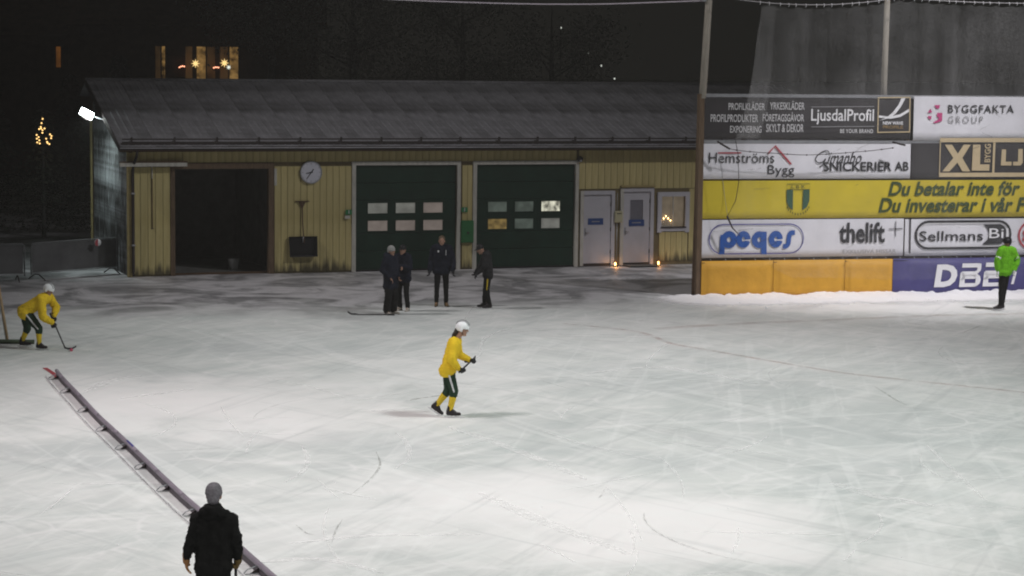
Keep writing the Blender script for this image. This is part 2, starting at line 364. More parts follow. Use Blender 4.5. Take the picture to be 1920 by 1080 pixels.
marks = [  # curved skate marks seen in the near ice
 ([(-2.31, 31.49), (-2.11, 32.69), (-2.04, 33.85), (-2.17, 34.97)], .04, 0), ([(-2.33, 28.24), (-2.34, 28.99), (-2.31, 29.69)], .03, 0),
 ([(-3.37, 32.33), (-3.19, 33.20), (-3.22, 34.33), (-3.43, 35.54)], .10, 1), ([(-1.79, 33.50), (-1.61, 34.53), (-1.76, 36.11), (-1.96, 36.84)], .09, 1),
 ([(-0.68, 47.46), (-0.65, 49.30), (-0.42, 50.70), (0.01, 51.87)], .12, 1), ([(-4.24, 34.65), (-4.33, 35.99), (-4.27, 36.90)], .05, 1),
 ([(7.20, 42.89), (7.33, 41.18), (7.42, 40.53)], .05, 0), ([(6.98, 36.20), (6.97, 33.80), (6.97, 31.49)], .09, 1),
 ([(-2.91, 29.31), (-2.72, 28.81), (-2.60, 28.71)], .03, 0), ([(-8.07, 41.06), (-7.81, 42.70), (-7.38, 43.25)], .25, 1), ([(-7.27, 40.26), (-6.64, 40.97), (-6.08, 41.62)], .14, 1),
 ([(1.28, 31.37), (1.34, 31.57), (1.41, 32.06)], .03, 0), ([(2.87, 27.80), (3.07, 28.77), (3.13, 29.45)], .05, 1), ([(-2.86, 28.15), (-1.81, 28.69), (-0.39, 28.83)], .12, 1),
 ([(-1.97, 40.38), (-1.59, 40.87), (-1.29, 41.09)], .10, 0), ([(-1.09, 37.55), (-0.06, 35.60), (1.17, 32.80)], .22, 1), ([(-0.44, 31.67), (0.41, 29.83), (1.55, 27.74)], .25, 1),
 ([(4.90, 32.80), (5.39, 31.80), (6.11, 31.06)], .3, 1), ([(1.55, 44.32), (3.25, 45.24), (4.90, 43.08)], .2, 1), ([(-3.50, 26.89), (-2.40, 27.24), (-1.55, 26.55)], .15, 1)]
for mset in (0, 1):
    b = MB()
    for pts, w, k in marks:
        if k == mset: q = smooth_pts(pts, 8); s_ = strip(q, [w*(.25+.75*math.sin(PI*(i+.5)/len(q))) for i in range(len(q))], .007+.001*mset); b.add(s_.v, s_.f)
    tag(b.build('skate_marks', M['scrape_light' if mset else 'scrape_dark']), kind='stuff')
rr = random.Random(5)          # random fine skate scratches over the pitch
for mset, cnt in ((0, 14), (1, 60)):
    b = MB()
    for k in range(cnt):
        y = rr.uniform(24, 54); x = rr.uniform(-.235*y, .235*y); a0 = rr.uniform(0, PI); L = rr.uniform(.6, 4); cv = rr.uniform(-.5, .5); p = [(x, y)]; n = 9
        for i in range(n): a0 += cv/n*L*.6; p.append((p[-1][0]+math.cos(a0)*L/n, p[-1][1]+math.sin(a0)*L/n))
        w = rr.uniform(.012, .035)*(1.6 if mset else 1)
        s_ = strip(p, [w*(.2+.8*math.sin(PI*(i+.5)/len(p))) for i in range(len(p))], .009+.0002*(k % 9)+.002*mset); b.add(s_.v, s_.f)
    tag(b.build('skate_scratches', M['scrape_light' if mset else 'scrape_dark']), kind='stuff')
b = MB(); rr = random.Random(9)  # crumbs of scraped snow
for k in range(160):
    y = rr.uniform(24, 60); x = rr.uniform(-.24*y, .24*y); r = rr.uniform(.004, .012)
    b.ellipsoid((x, y, r*.3), ((r*1.5, 0, 0), (0, r, 0), (0, 0, r*.7)), 5, 3)
tag(b.build('snow_crumbs', M['snow']), kind='stuff')

# ------------------------------------------------------------------ garage building (local x along the wall, y into the building, z up)
WP = Vector((-11.109, 63.192, 0)); WR = R(20)
bld = empty('garage_building', WP, WR, 'long low yellow wooden garage with grey metal roof, green doors and dark open bay', 'building')
def PART(b, name, m, par=None, **k): return b.build(name, m, par or bld, **k)
LEN = 23.0; EH = 3.72
rnd = random.Random(3)
def boards(s0, s1, h0, h1, w=.20, mt='wall'):
    n = max(1, round((s1-s0)/w)); w = (s1-s0)/n
    for i in range(n):
        me = MB().box(0, w-.013, 0, .03, 0, h1-h0).mesh('board')
        link_mesh('board', me, M[mt], bld, (s0+i*w+.006, -.03-rnd.uniform(0, .008), h0))
# backing wall behind the boards, with real openings
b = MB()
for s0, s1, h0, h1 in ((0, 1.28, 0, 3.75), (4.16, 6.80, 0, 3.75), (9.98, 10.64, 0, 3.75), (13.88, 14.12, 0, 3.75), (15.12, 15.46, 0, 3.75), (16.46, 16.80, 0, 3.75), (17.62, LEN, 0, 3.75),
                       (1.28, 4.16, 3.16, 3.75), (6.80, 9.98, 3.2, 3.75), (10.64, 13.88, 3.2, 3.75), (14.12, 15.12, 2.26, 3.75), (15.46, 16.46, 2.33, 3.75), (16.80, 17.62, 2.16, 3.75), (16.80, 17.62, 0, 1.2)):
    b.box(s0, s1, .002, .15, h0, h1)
PART(b, 'wall', mat('shadowed_ochre_backing', (.17, .135, .07), .9))  # darker ochre backing that shows in the gaps between boards
b = MB().box(LEN-.15, LEN, .155, 6.3, 0, 3.75).box(0, LEN, 6.32, 6.5, 0, 5.2)
PART(b, 'wall', M['dark_brown'])
g = MB()   # gable wall at the left end, with the frost streaks
g.add([(0, .155, 0), (0, 6.31, 0), (0, 6.31, 5.25), (0, 5.4, 5.48), (0, .155, 3.86), (.15, .155, 0), (.15, 6.31, 0), (.15, 6.31, 5.25), (.15, 5.4, 5.48), (.15, .155, 3.86)],
      [(0, 1, 2, 3, 4), (9, 8, 7, 6, 5), (0, 5, 6, 1), (1, 6, 7, 2), (2, 7, 8, 3), (3, 8, 9, 4), (4, 9, 5, 0)])
PART(g, 'gable_wall', M['frost'])
for yy in [x*.25+.3 for x in range(24)]:
    top = 3.78+(yy/5.55)*1.68 if yy < 5.4 else 5.2
    link_mesh('gable_batten', MB().box(-.02, 0, 0, .04, 0, top-.05).mesh('gable_batten'), M['frost'], bld, (-.002, yy, 0))
PART(MB().box(-.06, .09, -.075, .0, -.05, 3.6), 'corner_board', M['ochre'])
PART(MB().box(-.05, -.004, .0, .12, 0, 3.7), 'corner_board', M['ochre'])
PART(MB().box(-.06, .06, 6.52, 6.62, 0, 4.6), 'corner_board', M['ochre'])
boards(.10, 1.20, .05, 3.18); boards(4.30, 6.68, .05, 3.18); boards(10.16, 10.50, .05, 3.18, .17)
boards(0.10, 13.9, 3.31, 3.80, .21); boards(13.99, 18.9, 2.42, 3.80, .21, 'wall')
boards(17.75, 18.9, .12, 2.40); boards(16.74, 17.72, .12, 1.04, .20)
# plinth
PART(MB().box(0, LEN, .16, .2, -.1, .06), 'plinth', M['dark_brown'])
# interior: dark room behind the open bay, floor and partitions
PART(MB().box(.16, 13.9, 6.0, 6.05, 0, 3.6).box(4.5, 4.55, .16, 6.0, 0, 3.6).box(.16, .2, .16, 6.0, 0, 3.6), 'inner_wall', M['inside'])
PART(MB().box(.16, LEN-.2, .16, 6.0, 3.62, 3.66), 'inner_ceiling', M['inside'])
PART(MB().box(.16, LEN-.2, .25, 6.0, -.03, .015), 'floor', M['inside'])
# open bay frame
fr = MB().box(1.20, 1.33, -.07, .16, 0, 3.30).build('door_frame', M['brown'], bld)
MB().box(4.12, 4.28, -.07, .16, 0, 3.30).build('frame_post', M['brown'], fr)
MB().box(1.33, 4.12, -.068, .16, 3.12, 3.30).build('frame_head', M['brown'], fr)
MB().box(4.285, 4.36, -.09, -.04, 2.62, 3.12).build('trim_strip', M['trim'], fr)
# white trims and the two green folding doors
def garage_door(s0, s1, panes):
    top = 3.20
    tr = MB().box(s0-.12, s0, -.075, .16, 0, top+.11).build('door_trim', M['trim'], bld)
    MB().box(s1, s1+.11, -.075, .16, 0, top+.11).build('trim_board', M['trim'], tr)
    MB().box(s0, s1, -.073, .16, top, top+.11).build('trim_board', M['trim'], tr)
    d = empty('green_door', (0, 0, 0)); d.parent = bld
    W_ = .62
    hs = [0.02, .62, 1.18, 1.56, 1.76, 2.08, 2.62, 3.19]
    # panel sections (four horizontal sections), window bands have real openings
    secs = [(.02, .60), (.61, 1.14), (2.145, 2.66), (2.67, 3.19)]
    for a, c in secs: MB().box(s0+.01, s1-.01, .03, .075, a, c).build('door_section', M['green_door'], d, bevel=.008)
    cols = [s0+.40, s0+1.275, s0+2.15]
    b = MB()
    for (a, c) in ((1.15, 1.215), (1.525, 1.745), (2.055, 2.14)): b.box(s0+.01, s1-.01, .03, .075, a, c)
    for (a, c) in ((1.215, 1.525), (1.745, 2.055)):
        xs = [s0+.01]+[v for q in cols for v in (q, q+W_)]+[s1-.01]
        for k in range(0, len(xs), 2): b.box(xs[k], xs[k+1], .031, .074, a, c)
    b.build('window_section', M['green_door'], d)
    for r_, (a, c) in enumerate(((1.745, 2.055), (1.215, 1.525))):
        for k, q in enumerate(cols):
            f = MB(); t_ = .025
            f.box(q-t_, q+W_+t_, .015, .029, c, c+t_).box(q-t_, q+W_+t_, .015, .029, a-t_, a).box(q-t_, q, .015, .029, a, c).box(q+W_, q+W_+t_, .015, .029, a, c)
            f.build('window_frame', M['green_door'], d)
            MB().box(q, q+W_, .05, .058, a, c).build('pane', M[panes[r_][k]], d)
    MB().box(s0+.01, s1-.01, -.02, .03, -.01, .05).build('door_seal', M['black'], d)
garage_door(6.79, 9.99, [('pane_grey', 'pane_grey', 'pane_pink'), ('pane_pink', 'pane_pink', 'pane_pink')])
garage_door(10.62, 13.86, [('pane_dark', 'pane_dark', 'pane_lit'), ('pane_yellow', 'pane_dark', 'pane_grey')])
def text_mesh(body, rect, shear=0, bold=0, name='lettering', rot=False, sp=1.0):
    cu = bpy.data.curves.new('t', 'FONT'); cu.body = body; cu.offset = bold; cu.size = 1; cu.resolution_u = 3; cu.space_character = sp
    o = bpy.data.objects.new('t', cu); COL.objects.link(o)
    bpy.context.view_layer.update(); me = bpy.data.meshes.new_from_object(o.evaluated_get(bpy.context.evaluated_depsgraph_get()))
    bpy.data.objects.remove(o); bpy.data.curves.remove(cu)
    for v in me.vertices:
        x, y = v.co.x+shear*v.co.y, v.co.y
        if rot: x, y = -y, x
        v.co = (x, 0, y)
    xs = [v.co.x for v in me.vertices]; zs = [v.co.z for v in me.vertices]
    x0, x1, z0, z1 = min(xs), max(xs), min(zs), max(zs); s0, s1, h0, h1 = rect
    for v in me.vertices:
        v.co.x = s0+(v.co.x-x0)/(x1-x0)*(s1-s0); v.co.z = h0+(v.co.z-z0)/(z1-z0)*(h1-h0)
    me.name = name; me.materials.clear(); return me
def put_text(body, rect, mt, par, y=-.006, **k):
    return link_mesh('lettering', text_mesh(body, rect, **k), M[mt], par, (0, y, 0))
# white doors
def white_door(s0, s1, top, with_window):
    tr = MB().box(s0-.11, s0, -.065, .16, .02, top+.12).build('door_trim', M['trim'], bld)
    MB().box(s1, s1+.11, -.065, .16, .02, top+.12).build('trim_board', M['white_door'], tr)
    MB().box(s0, s1, -.063, .16, top, top+.12).build('trim_board', M['white_door'], tr)
    MB().box(s0, s1, -.02, .16, .0, .08).build('threshold', M['dark_metal'], tr)
    d = empty('white_door'); d.parent = bld
    b = MB()
    a, c, e, f = s0+.24, s1-.24, 1.38, 2.06
    if with_window:
        b.box(s0+.01, a, .0, .045, .09, top-.01).box(c, s1-.01, .0, .045, .09, top-.01).box(a, c, .0, .045, .09, e).box(a, c, .0, .045, f, top-.01)
        MB().box(a, c, .02, .027, e, f).build('window', mat('door_glass', (.17, .17, .20), .25, .1), d)
        MB().box(a-.02, c+.02, -.008, -.001, e-.02, e).box(a-.02, c+.02, -.008, -.001, f, f+.02).box(a-.02, a, -.008, -.001, e, f).box(c, c+.02, -.008, -.001, e, f).build('window_frame', M['white_door'], d)
    else: b.box(s0+.01, s1-.01, .0, .045, .09, top-.01)
    b.build('door_leaf', M['white_door'], d)
    h = MB().tube([(s0+.08, -.0, 1.07), (s0+.08, -.06, 1.07), (s0+.2, -.06, 1.07)], .013, 6); h.box(s0+.055, s0+.105, -.008, 0, .95, 1.2)
    h.build('handle', M['steel'], d)
    for hh in (.45, 1.15, top-.3): MB().tube([(s1-.01, -.008, hh-.06), (s1-.01, -.008, hh+.06)], .012, 6).build('hinge', M['dark_metal'], d)
    return d
dA = white_door(14.15, 15.09, 2.24, False); dB = white_door(15.50, 16.42, 2.32, True)
sgn = MB().box(14.32, 14.83, -.012, -.001, 1.30, 1.50).build('sign_plate', M['blue_sign'], dA)
MB().box(14.44, 14.71, -.016, -.0125, 1.385, 1.415).build('faint_line', M['grey_ink'], sgn)
sgn = MB().box(15.70, 16.22, -.022, -.010, 1.24, 1.44).build('sign_plate', M['blue_sign'], dB)
MB().box(15.80, 16.10, -.026, -.0225, 1.33, 1.36).build('faint_line', M['grey_ink'], sgn)
MB().box(15.38, 16.56, -.13, -.002, 2.47, 2.52).build('door_canopy', M['ochre'], bld)
# window with curtains
wf = empty('window'); wf.parent = bld
MB().box(16.66, 16.80, -.07, .02, 1.02, 2.30).box(17.62, 17.76, -.07, .02, 1.02, 2.30).box(16.80, 17.62, -.068, .02, 2.16, 2.30).box(16.80, 17.62, -.068, .02, 1.06, 1.19).build('window_trim', M['white_door'], wf)
MB().box(16.80, 17.62, .09, .095, 1.2, 2.16).build('curtain', M['curtain'], wf)
MB().box(17.19, 17.22, -.03, .0, 1.2, 2.16).build('glazing_bar', M['trim'], wf)
MB().box(16.78, 17.64, -.11, .10, 1.17, 1.20).build('window_sill', M['dark_metal'], wf)
# roof: single metal sheets with rolled ribs
Z0 = EH; RY = 5.55; RZ = 5.62; y0 = -.5; z0 = 3.80
sl = (RZ-z0)/(RY-y0)
x = -.34; wsh = 1.05
while x < LEN:
    b = MB(); n = 5; vs = []; prof = []
    for k in range(n):
        c = k*wsh/n
        prof += [(c, 0), (c+.03, .016), (c+.055, .016), (c+.085, 0)]
    prof.append((wsh-.006, 0))
    for (yy, zz) in ((y0, z0), (RY, RZ)):
        for (px, pz) in prof: vs.append((px, yy, zz+pz))
    m_ = len(prof)
    for (yy, zz) in ((y0, z0-.02), (RY, RZ-.02)):
        for (px, pz) in prof: vs.append((px, yy, zz))
    fs = [(i, i+1, m_+i+1, m_+i) for i in range(m_-1)]+[(2*m_+i, i, i+1, 2*m_+i+1)[::-1] for i in range(m_-1)]
    b.add(vs, fs); b.build('roof_sheet', M['roof'], bld, (x, 0, rnd.uniform(0, .004)))
    x += wsh
MB().add([(-.34, RY, RZ-.01), (LEN, RY, RZ-.01), (LEN, 6.9, 5.1), (-.34, 6.9, 5.1)], [(0, 1, 2, 3)]).build('rear_roof', M['roof'], bld)
PART(MB().tube([(-.36, RY, RZ+.02), (LEN, RY, RZ+.02)], .06, 8), 'ridge_cap', M['roof'])
PART(MB().add([(-.36, y0, z0-.16), (-.36, RY, RZ-.16), (-.36, RY, RZ+.03), (-.36, y0, z0+.03), (-.345, y0, z0-.16), (-.345, RY, RZ-.16), (-.345, RY, RZ+.03), (-.345, y0, z0+.03)],
     [(0, 1, 2, 3), (7, 6, 5, 4), (0, 3, 7, 4), (1, 5, 6, 2), (3, 2, 6, 7), (0, 4, 5, 1)]), 'barge_board', M['dark_metal'])
PART(MB().box(-.34, LEN, -.46, -.44, z0-.16, z0-.01), 'fascia', M['dark_brown'])
PART(MB().box(-.34, LEN, -.44, -.04, z0-.03, z0-.015), 'soffit', M['dark_brown'])
# gutter, half round, with pale lip
gp = [(-.5+.065*math.cos(a), z0-.05+.065*math.sin(a)) for a in [PI+PI*k/8 for k in range(9)]]
b = MB(); vs = [(xx, q[0]-.06, q[1]) for xx in (-.36, LEN) for q in gp]+[(xx, q[0]*.99-.066, q[1]+.006) for xx in (-.36, LEN) for q in gp]
b.add(vs, [(i, i+1, 9+i+1, 9+i) for i in range(8)]+[(18+i, 27+i, 28+i, 19+i) for i in range(8)]); gut = PART(b, 'gutter', M['dark_metal'])
MB().tube([(-.36, -.63, z0-.045), (LEN, -.63, z0-.045)], .013, 6).build('gutter_lip', mat('frosted_gutter_lip', (.42, .42, .45), .5, .25, 3), gut)
# snow guard on the roof edge with its brackets
sg = PART(MB().tube([(-.25, -.32, z0+.20), (LEN, -.32, z0+.20)], .022, 6).tube([(-.25, -.32, z0+.11), (LEN, -.32, z0+.11)], .022, 6), 'snow_guard', M['dark_metal'])
MB().box(-.3, LEN, -.40, -.36, z0+.04, z0+.10).build('guard_strip', M['dark_metal'], sg)
bm_ = MB().box(-.025, .025, -.06, .0, -.16, .14).box(-.025, .025, 0, .22, -.02, .03).mesh('guard_bracket')
xx = .02
while xx < LEN: link_mesh('guard_bracket', bm_, M['dark_metal'], sg, (xx, -.33, z0+.12)); xx += 1.245
# downpipe
PART(MB().tube([(.14, -.56, 3.66), (.14, -.54, 3.55), (.10, -.2, 3.25), (.09, -.14, 3.1), (.09, -.14, .15), (.07, -.25, .05)], .045, 8), 'downpipe', M['dark_metal'])
for hh in (.9, 2.4): PART(MB().tube([(.09, -.16, hh), (.09, -.16, hh+.05)], .058, 8), 'pipe_clip', M['steel'])

# ---- things fixed to or standing by the garage
def atwall(name, s, h, label, cat, group=None, w=0):
    c, sn = math.cos(WR), math.sin(WR)
    return empty(name, (WP.x+s*c-w*sn, WP.y+s*sn+w*c, h), WR, label, cat, group)
k = atwall('door_track', -.30, 3.27, 'pale horizontal metal bar fixed across the wall top at the left corner', 'rail', w=-.24)
MB().box(0, 1.95, -.05, .05, -.06, .05).build('rail', M['trim'], k); MB().box(-.01, 1.96, -.06, .07, .052, .085).build('cover', M['dark_brown'], k)
MB().box(.32, .38, .05, .20, -.03, .03).box(1.6, 1.66, .05, .20, -.03, .03).build('bracket', M['dark_metal'], k)
k = atwall('hanging_rod', .66, 1.4, 'thin vertical rod hanging down the yellow wall below the pale bar', 'rod', w=-.06)
MB().tube([(0, 0, .02), (0, 0, 1.45)], .016, 6).build('rod', M['dark_brown'], k); MB().tube([(0, -.01, 1.45), (0, -.01, 1.80)], .020, 6).build('rod_top', M['trim'], k)
MB().tube([(-.03, 0, .0), (.04, 0, .0)], .014, 6).build('rod_foot', M['dark_metal'], k)
k = atwall('wall_clock', 5.40, 3.0, 'round white wall clock on the yellow boards between open bay and green door', 'clock', w=-.045)
b = MB(); n = 40
vs = [(math.cos(2*PI*i/n)*.335, 0, math.sin(2*PI*i/n)*.335) for i in range(n)]+[(math.cos(2*PI*i/n)*.335, -.07, math.sin(2*PI*i/n)*.335) for i in range(n)]+[(math.cos(2*PI*i/n)*.305, -.07, math.sin(2*PI*i/n)*.305) for i in range(n)]+[(math.cos(2*PI*i/n)*.305, -.05, math.sin(2*PI*i/n)*.305) for i in range(n)]
fs = [(a*n+i, a*n+(i+1) % n, (a+1)*n+(i+1) % n, (a+1)*n+i) for a in range(3) for i in range(n)]
b.add(vs, fs).build('rim', M['steel'], k)
MB().add([(math.cos(2*PI*i/n)*.306, -.052, math.sin(2*PI*i/n)*.306) for i in range(n)], [tuple(range(n))[::-1]]).build('dial', mat('clock_dial', (.62, .63, .70), .5, .06, 5), k)
tk = MB()
for i in range(12):
    a = 2*PI*i/12; u = Vector((math.sin(a), 0, math.cos(a))); v_ = Vector((math.cos(a), 0, -math.sin(a))); L = .05 if i % 3 == 0 else .03
    p = [u*.285+v_*.008, u*.285-v_*.008, u*(.285-L)-v_*.008, u*(.285-L)+v_*.008]; tk.add([(q.x, -.056, q.z) for q in p], [(0, 1, 2, 3)])
tk.build('hour_marks', M['grey_ink'], k)
def hand(ang, L, tail, w, y, par):
    u = Vector((math.sin(ang), 0, math.cos(ang))); v_ = Vector((u.z, 0, -u.x)); p = [u*-tail+v_*w, u*-tail-v_*w, u*L-v_*w*.6, u*L+v_*w*.6]
    MB().add([(q.x, y, q.z) for q in p]+[(q.x, y+.004, q.z) for q in p], [(0, 1, 2, 3), (7, 6, 5, 4), (0, 4, 5, 1), (1, 5, 6, 2), (2, 6, 7, 3), (3, 7, 4, 0)]).build('clock_hand', M['black'], par)
hand(2*PI*36/60, .24, .12, .015, -.066, k); hand(2*PI*(8+36/60)/12, .16, .05, .019, -.060, k)
k = atwall('snow_shovel', 5.14, .50, 'black snow scoop hanging by its handle on the yellow wall under the clock', 'shovel', w=-.10)
b = MB()     # scoop: a shallow tray, wider above, lip forward
o = [(-.40, -.02, 0), (.40, -.02, 0), (.43, .0, .56), (-.43, .0, .56)]; i_ = [(-.36, .03, .04), (.36, .03, .04), (.40, .03, .55), (-.40, .03, .55)]; f = [(-.42, -.16, .0), (.42, -.16, .0), (.44, -.05, .60), (-.44, -.05, .60)]
b.add([(-.38, .04, .02), (.38, .04, .02), (.41, .04, .58), (-.41, .04, .58)]+f+[(-.40, -.15, .02), (.40, -.15, .02), (.42, -.04, .58), (-.42, -.04, .58)]+[(-.36, .03, .04), (.36, .03, .04), (.39, .03, .56), (-.39, .03, .56)],
      [(3, 2, 1, 0), (0, 1, 5, 4), (1, 2, 6, 5), (3, 0, 4, 7), (2, 3, 7, 6), (4, 5, 9, 8), (5, 6, 10, 9), (7, 4, 8, 11), (6, 7, 11, 10), (8, 9, 13, 12), (9, 10, 14, 13), (11, 8, 12, 15), (10, 11, 15, 14), (12, 13, 14, 15)])
b.build('scoop', M['black'], k)
MB().tube([(0.03, -.09, .40), (.02, -.04, .62), (0, .0, 1.0), (-.01, .02, 1.62)], .018, 6).build('shaft', M['dark_brown'], k)
MB().tube([(-.01, -.06, .42), (.01, -.06, .60)], .012, 6).build('rivet_plate', M['steel'], k)
MB().tube([(-.23, .02, 1.64), (.21, .02, 1.64)], .018, 6).add([(-.11, .01, 1.62), (.09, .01, 1.62), (-.01, .01, 1.40), (-.11, .03, 1.62), (.09, .03, 1.62), (-.01, .03, 1.40)], [(0, 1, 2), (5, 4, 3), (0, 2, 5, 3), (1, 4, 5, 2), (0, 3, 4, 1)]).build('handle', M['dark_brown'], k)
def small_sign(s, h, lab):
    k = atwall('exit_sign', s, h, lab, 'sign', 'small green signs on the garage front', w=-.085)
    MB().box(-.10, .10, -.012, 0, -.075, .075).build('plate', M['sign_green'], k)
    MB().tube([(.0, -.016, -.05), (.0, -.016, .02)], .014, 5).ellipsoid((.0, -.016, .045), ((.016, 0, 0), (0, .004, 0), (0, 0, .016)), 8, 4).build('symbol', M['white_ink'], k)
    return k
k = small_sign(6.56, 1.80, 'small green sign with white symbol on the trim left of the left green door')
MB().box(-.12, .04, -.03, .0, -.19, -.10).build('switch_box', M['trim'], k)
small_sign(10.22, 1.83, 'small green sign with white symbol on the pillar above the green box')
k = atwall('wall_cabinet', 10.31, .82, 'green metal box hung on the pillar between the two green doors', 'cabinet', w=-.16)
MB().box(-.19, .19, 0, .11, 0, .68).build('body', M['green_box'], k, bevel=.01); MB().box(-.175, .175, -.014, -.001, .02, .62).build('lid', M['green_box'], k, bevel=.004)
MB().box(-.03, .03, -.03, -.015, .28, .34).build('latch', M['dark_metal'], k)
k = atwall('wall_lamp', 13.98, 3.36, 'dark round unlit lamp at the upper corner of the right green door', 'lamp', w=-.12)
MB().ellipsoid((0, 0, 0), ((.11, 0, 0), (0, .08, 0), (0, 0, .09)), 12, 8).build('shade', M['dark_metal'], k); MB().tube([(0, .0, 0), (0, .08, .0)], .04, 8).build('mount', M['dark_metal'], k)
MB().ellipsoid((0, -.03, -.05), ((.05, 0, 0), (0, .05, 0), (0, 0, .05)), 10, 6).build('globe', M['grey_ink'], k)
k = atwall('post_box', 15.30, 1.37, 'cream box with a thin pipe on the strip between the two white doors', 'box', w=-.17)
MB().box(-.12, .12, 0, .1, 0, .36).build('body', mat('cream_box', (.42, .40, .26), .6, .08), k, bevel=.012)
MB().tube([(-.04, .07, -1.3), (-.04, .07, 0)], .012, 6).tube([(-.04, .07, .36), (-.04, .07, .92)], .012, 6).build('pipe', M['steel'], k)
MB().box(-.08, .08, -.006, -.001, .27, .29).build('slot', M['black'], k)
for s, lab in ((15.13, 'small lantern with a lit candle left of the windowed white door'), (16.60, 'small lantern with a lit candle right of the windowed white door')):
    k = atwall('lantern', s, 0, lab, 'lantern', 'candle lanterns by the white doors', w=-.32)
    MB().box(-.05, .05, -.05, .05, 0, .015).build('base', M['dark_metal'], k); MB().box(-.055, .055, -.055, .055, .16, .175).build('lid', M['dark_metal'], k)
    for q in ((-.046, -.046), (.046, -.046), (.046, .046), (-.046, .046)): MB().tube([(q[0], q[1], .012), (q[0], q[1], .165)], .004, 4).build('post', M['dark_metal'], k)
    MB().ellipsoid((0, 0, .085), ((.028, 0, 0), (0, .028, 0), (0, 0, .05)), 8, 6).build('flame', M['candle'], k)
    l = bpy.data.lights.new('flame_light', 'POINT'); l.energy = 2.2; l.color = (1, .42, .12); l.shadow_soft_size = .03
    lo = bpy.data.objects.new('flame_light', l); COL.objects.link(lo); lo.parent = k; lo.location = (0, -.09, .12)
k = atwall('advent_candelabra', 16.99, 1.21, 'arched advent candelabra with seven lit bulbs in the window by the white doors', 'candelabra', w=.035)
MB().box(-.25, .25, -.02, .02, 0, .025).tube([(-.24, 0, .03), (0, 0, .22), (.24, 0, .03)], .008, 5).build('stand', M['trim'], k)
for i in range(7):
    x_ = (i-3)*.078; z_ = .32-abs(i-3)*.068
    MB().tube([(x_, 0, .02), (x_, 0, z_-.03)], .007, 5).build('candle_stick', M['white_ink'], k); MB().ellipsoid((x_, 0, z_), ((.016, 0, 0), (0, .016, 0), (0, 0, .026)), 8, 5).build('bulb', M['bulb'], k)
k = atwall('door_mat', 15.96, .0, 'dark mat lying before the windowed white door', 'mat', w=-.42)
b = MB().box(-.5, .5, -.3, .3, .004, .03); b.build('mat_body', M['black'], k)
b = MB()
for i in range(9): b.box(-.46+i*.105, -.40+i*.105, -.27, .27, .031, .042)
b.build('ribs', M['inside'], k)
k = atwall('bucket', 3.33, .02, 'pale bucket standing in the dark open garage bay', 'bucket', w=1.2)
b = MB(); n = 16
b.add([(math.cos(2*PI*i/n)*r_, math.sin(2*PI*i/n)*r_, z_) for (r_, z_) in ((.13, 0), (.18, .34), (.165, .34), (.12, .03)) for i in range(n)],
      [(a*n+i, a*n+(i+1) % n, (a+1)*n+(i+1) % n, (a+1)*n+i) for a in range(3) for i in range(n)]+[tuple(range(3*n, 4*n))], True).build('body', mat('bucket_grey', (.22, .22, .22), .6, .1), k)
MB().tube([(-.17, 0, .33), (-.1, -.12, .2), (.1, -.12, .2), (.17, 0, .33)], .006, 5).build('handle', M['steel'], k)
# bright floodlight on a bracket at the gable
c, sn = math.cos(WR), math.sin(WR)
k = atwall('floodlight', -.05, 4.42, 'glaring white floodlight on a bracket at the left gable of the garage', 'floodlight', w=2.3)
MB().tube([(0, 0, 0), (-.35, 0, .08), (-.62, -.02, .18)], .025, 6).build('bracket', M['steel'], k)
hd = MB().box(-.22, .22, -.02, .10, -.13, .13).build('housing', M['dark_metal'], k, (-.80, -.06, .24), bevel=.01); hd.rotation_euler = (R(-20), R(28), 0)
gl_ = MB().box(-.20, .20, -.03, -.022, -.11, .11).build('glass', M['cold'], hd)
l = bpy.data.lights.new('glare', 'SPOT'); l.energy = 500; l.spot_size = R(165); l.spot_blend = 1; l.color = (.85, 1, .98); l.shadow_soft_size = .12
lo = bpy.data.objects.new('flood_lamp', l); COL.objects.link(lo); lo.parent = k; lo.location = (-.84, -.16, .16); lo.rotation_euler = (R(35), 0, R(-25))

# ------------------------------------------------------------------ board fence (local x along it, z up)
FP = Vector((5.108, 59.478, 0)); FR = R(14.278)
def atfence(name, s, h, label, cat, group=None, w=0):
    c, sn = math.cos(FR), math.sin(FR)
    return empty(name, (FP.x+s*c-w*sn, FP.y+s*sn+w*c, h), FR, label, cat, group)
FL = 16.0
fe = atfence('board_fence', 0, 0, 'tall timber and steel fence frame carrying five rows of advertising boards', 'fence')
MB().box(-.11, .035, -.08, .12, 0, 5.52).build('end_post', M['brown'], fe)
for i in range(7): MB().box(1.2+i*2.4, 1.32+i*2.4, .06, .18, 0, 5.45).build('post', M['dark_brown'], fe)
for hh in (.10, 1.02, 2.08, 3.15, 4.22): MB().box(.06, FL, .02, .058, hh-.05, hh+.05).build('rail', M['dark_brown'], fe)
MB().box(.0, FL, -.05, .06, 5.44, 5.53).build('top_rail', M['steel'], fe); MB().box(.06, FL, -.035, .018, 4.19, 4.27).build('middle_rail', M['steel'], fe)
MB().box(.06, FL, -.03, .016, 1.00, 1.045).build('lower_rail', M['dark_metal'], fe)
hk = MB().tube([(0, -.04, 1.03), (0, -.075, 1.01), (.01, -.07, .97), (0, -.05, .955)], .012, 5).mesh('hook')
for i in range(34): link_mesh('hook', hk, M['steel'], fe, (.30+i*.43, 0, 0))
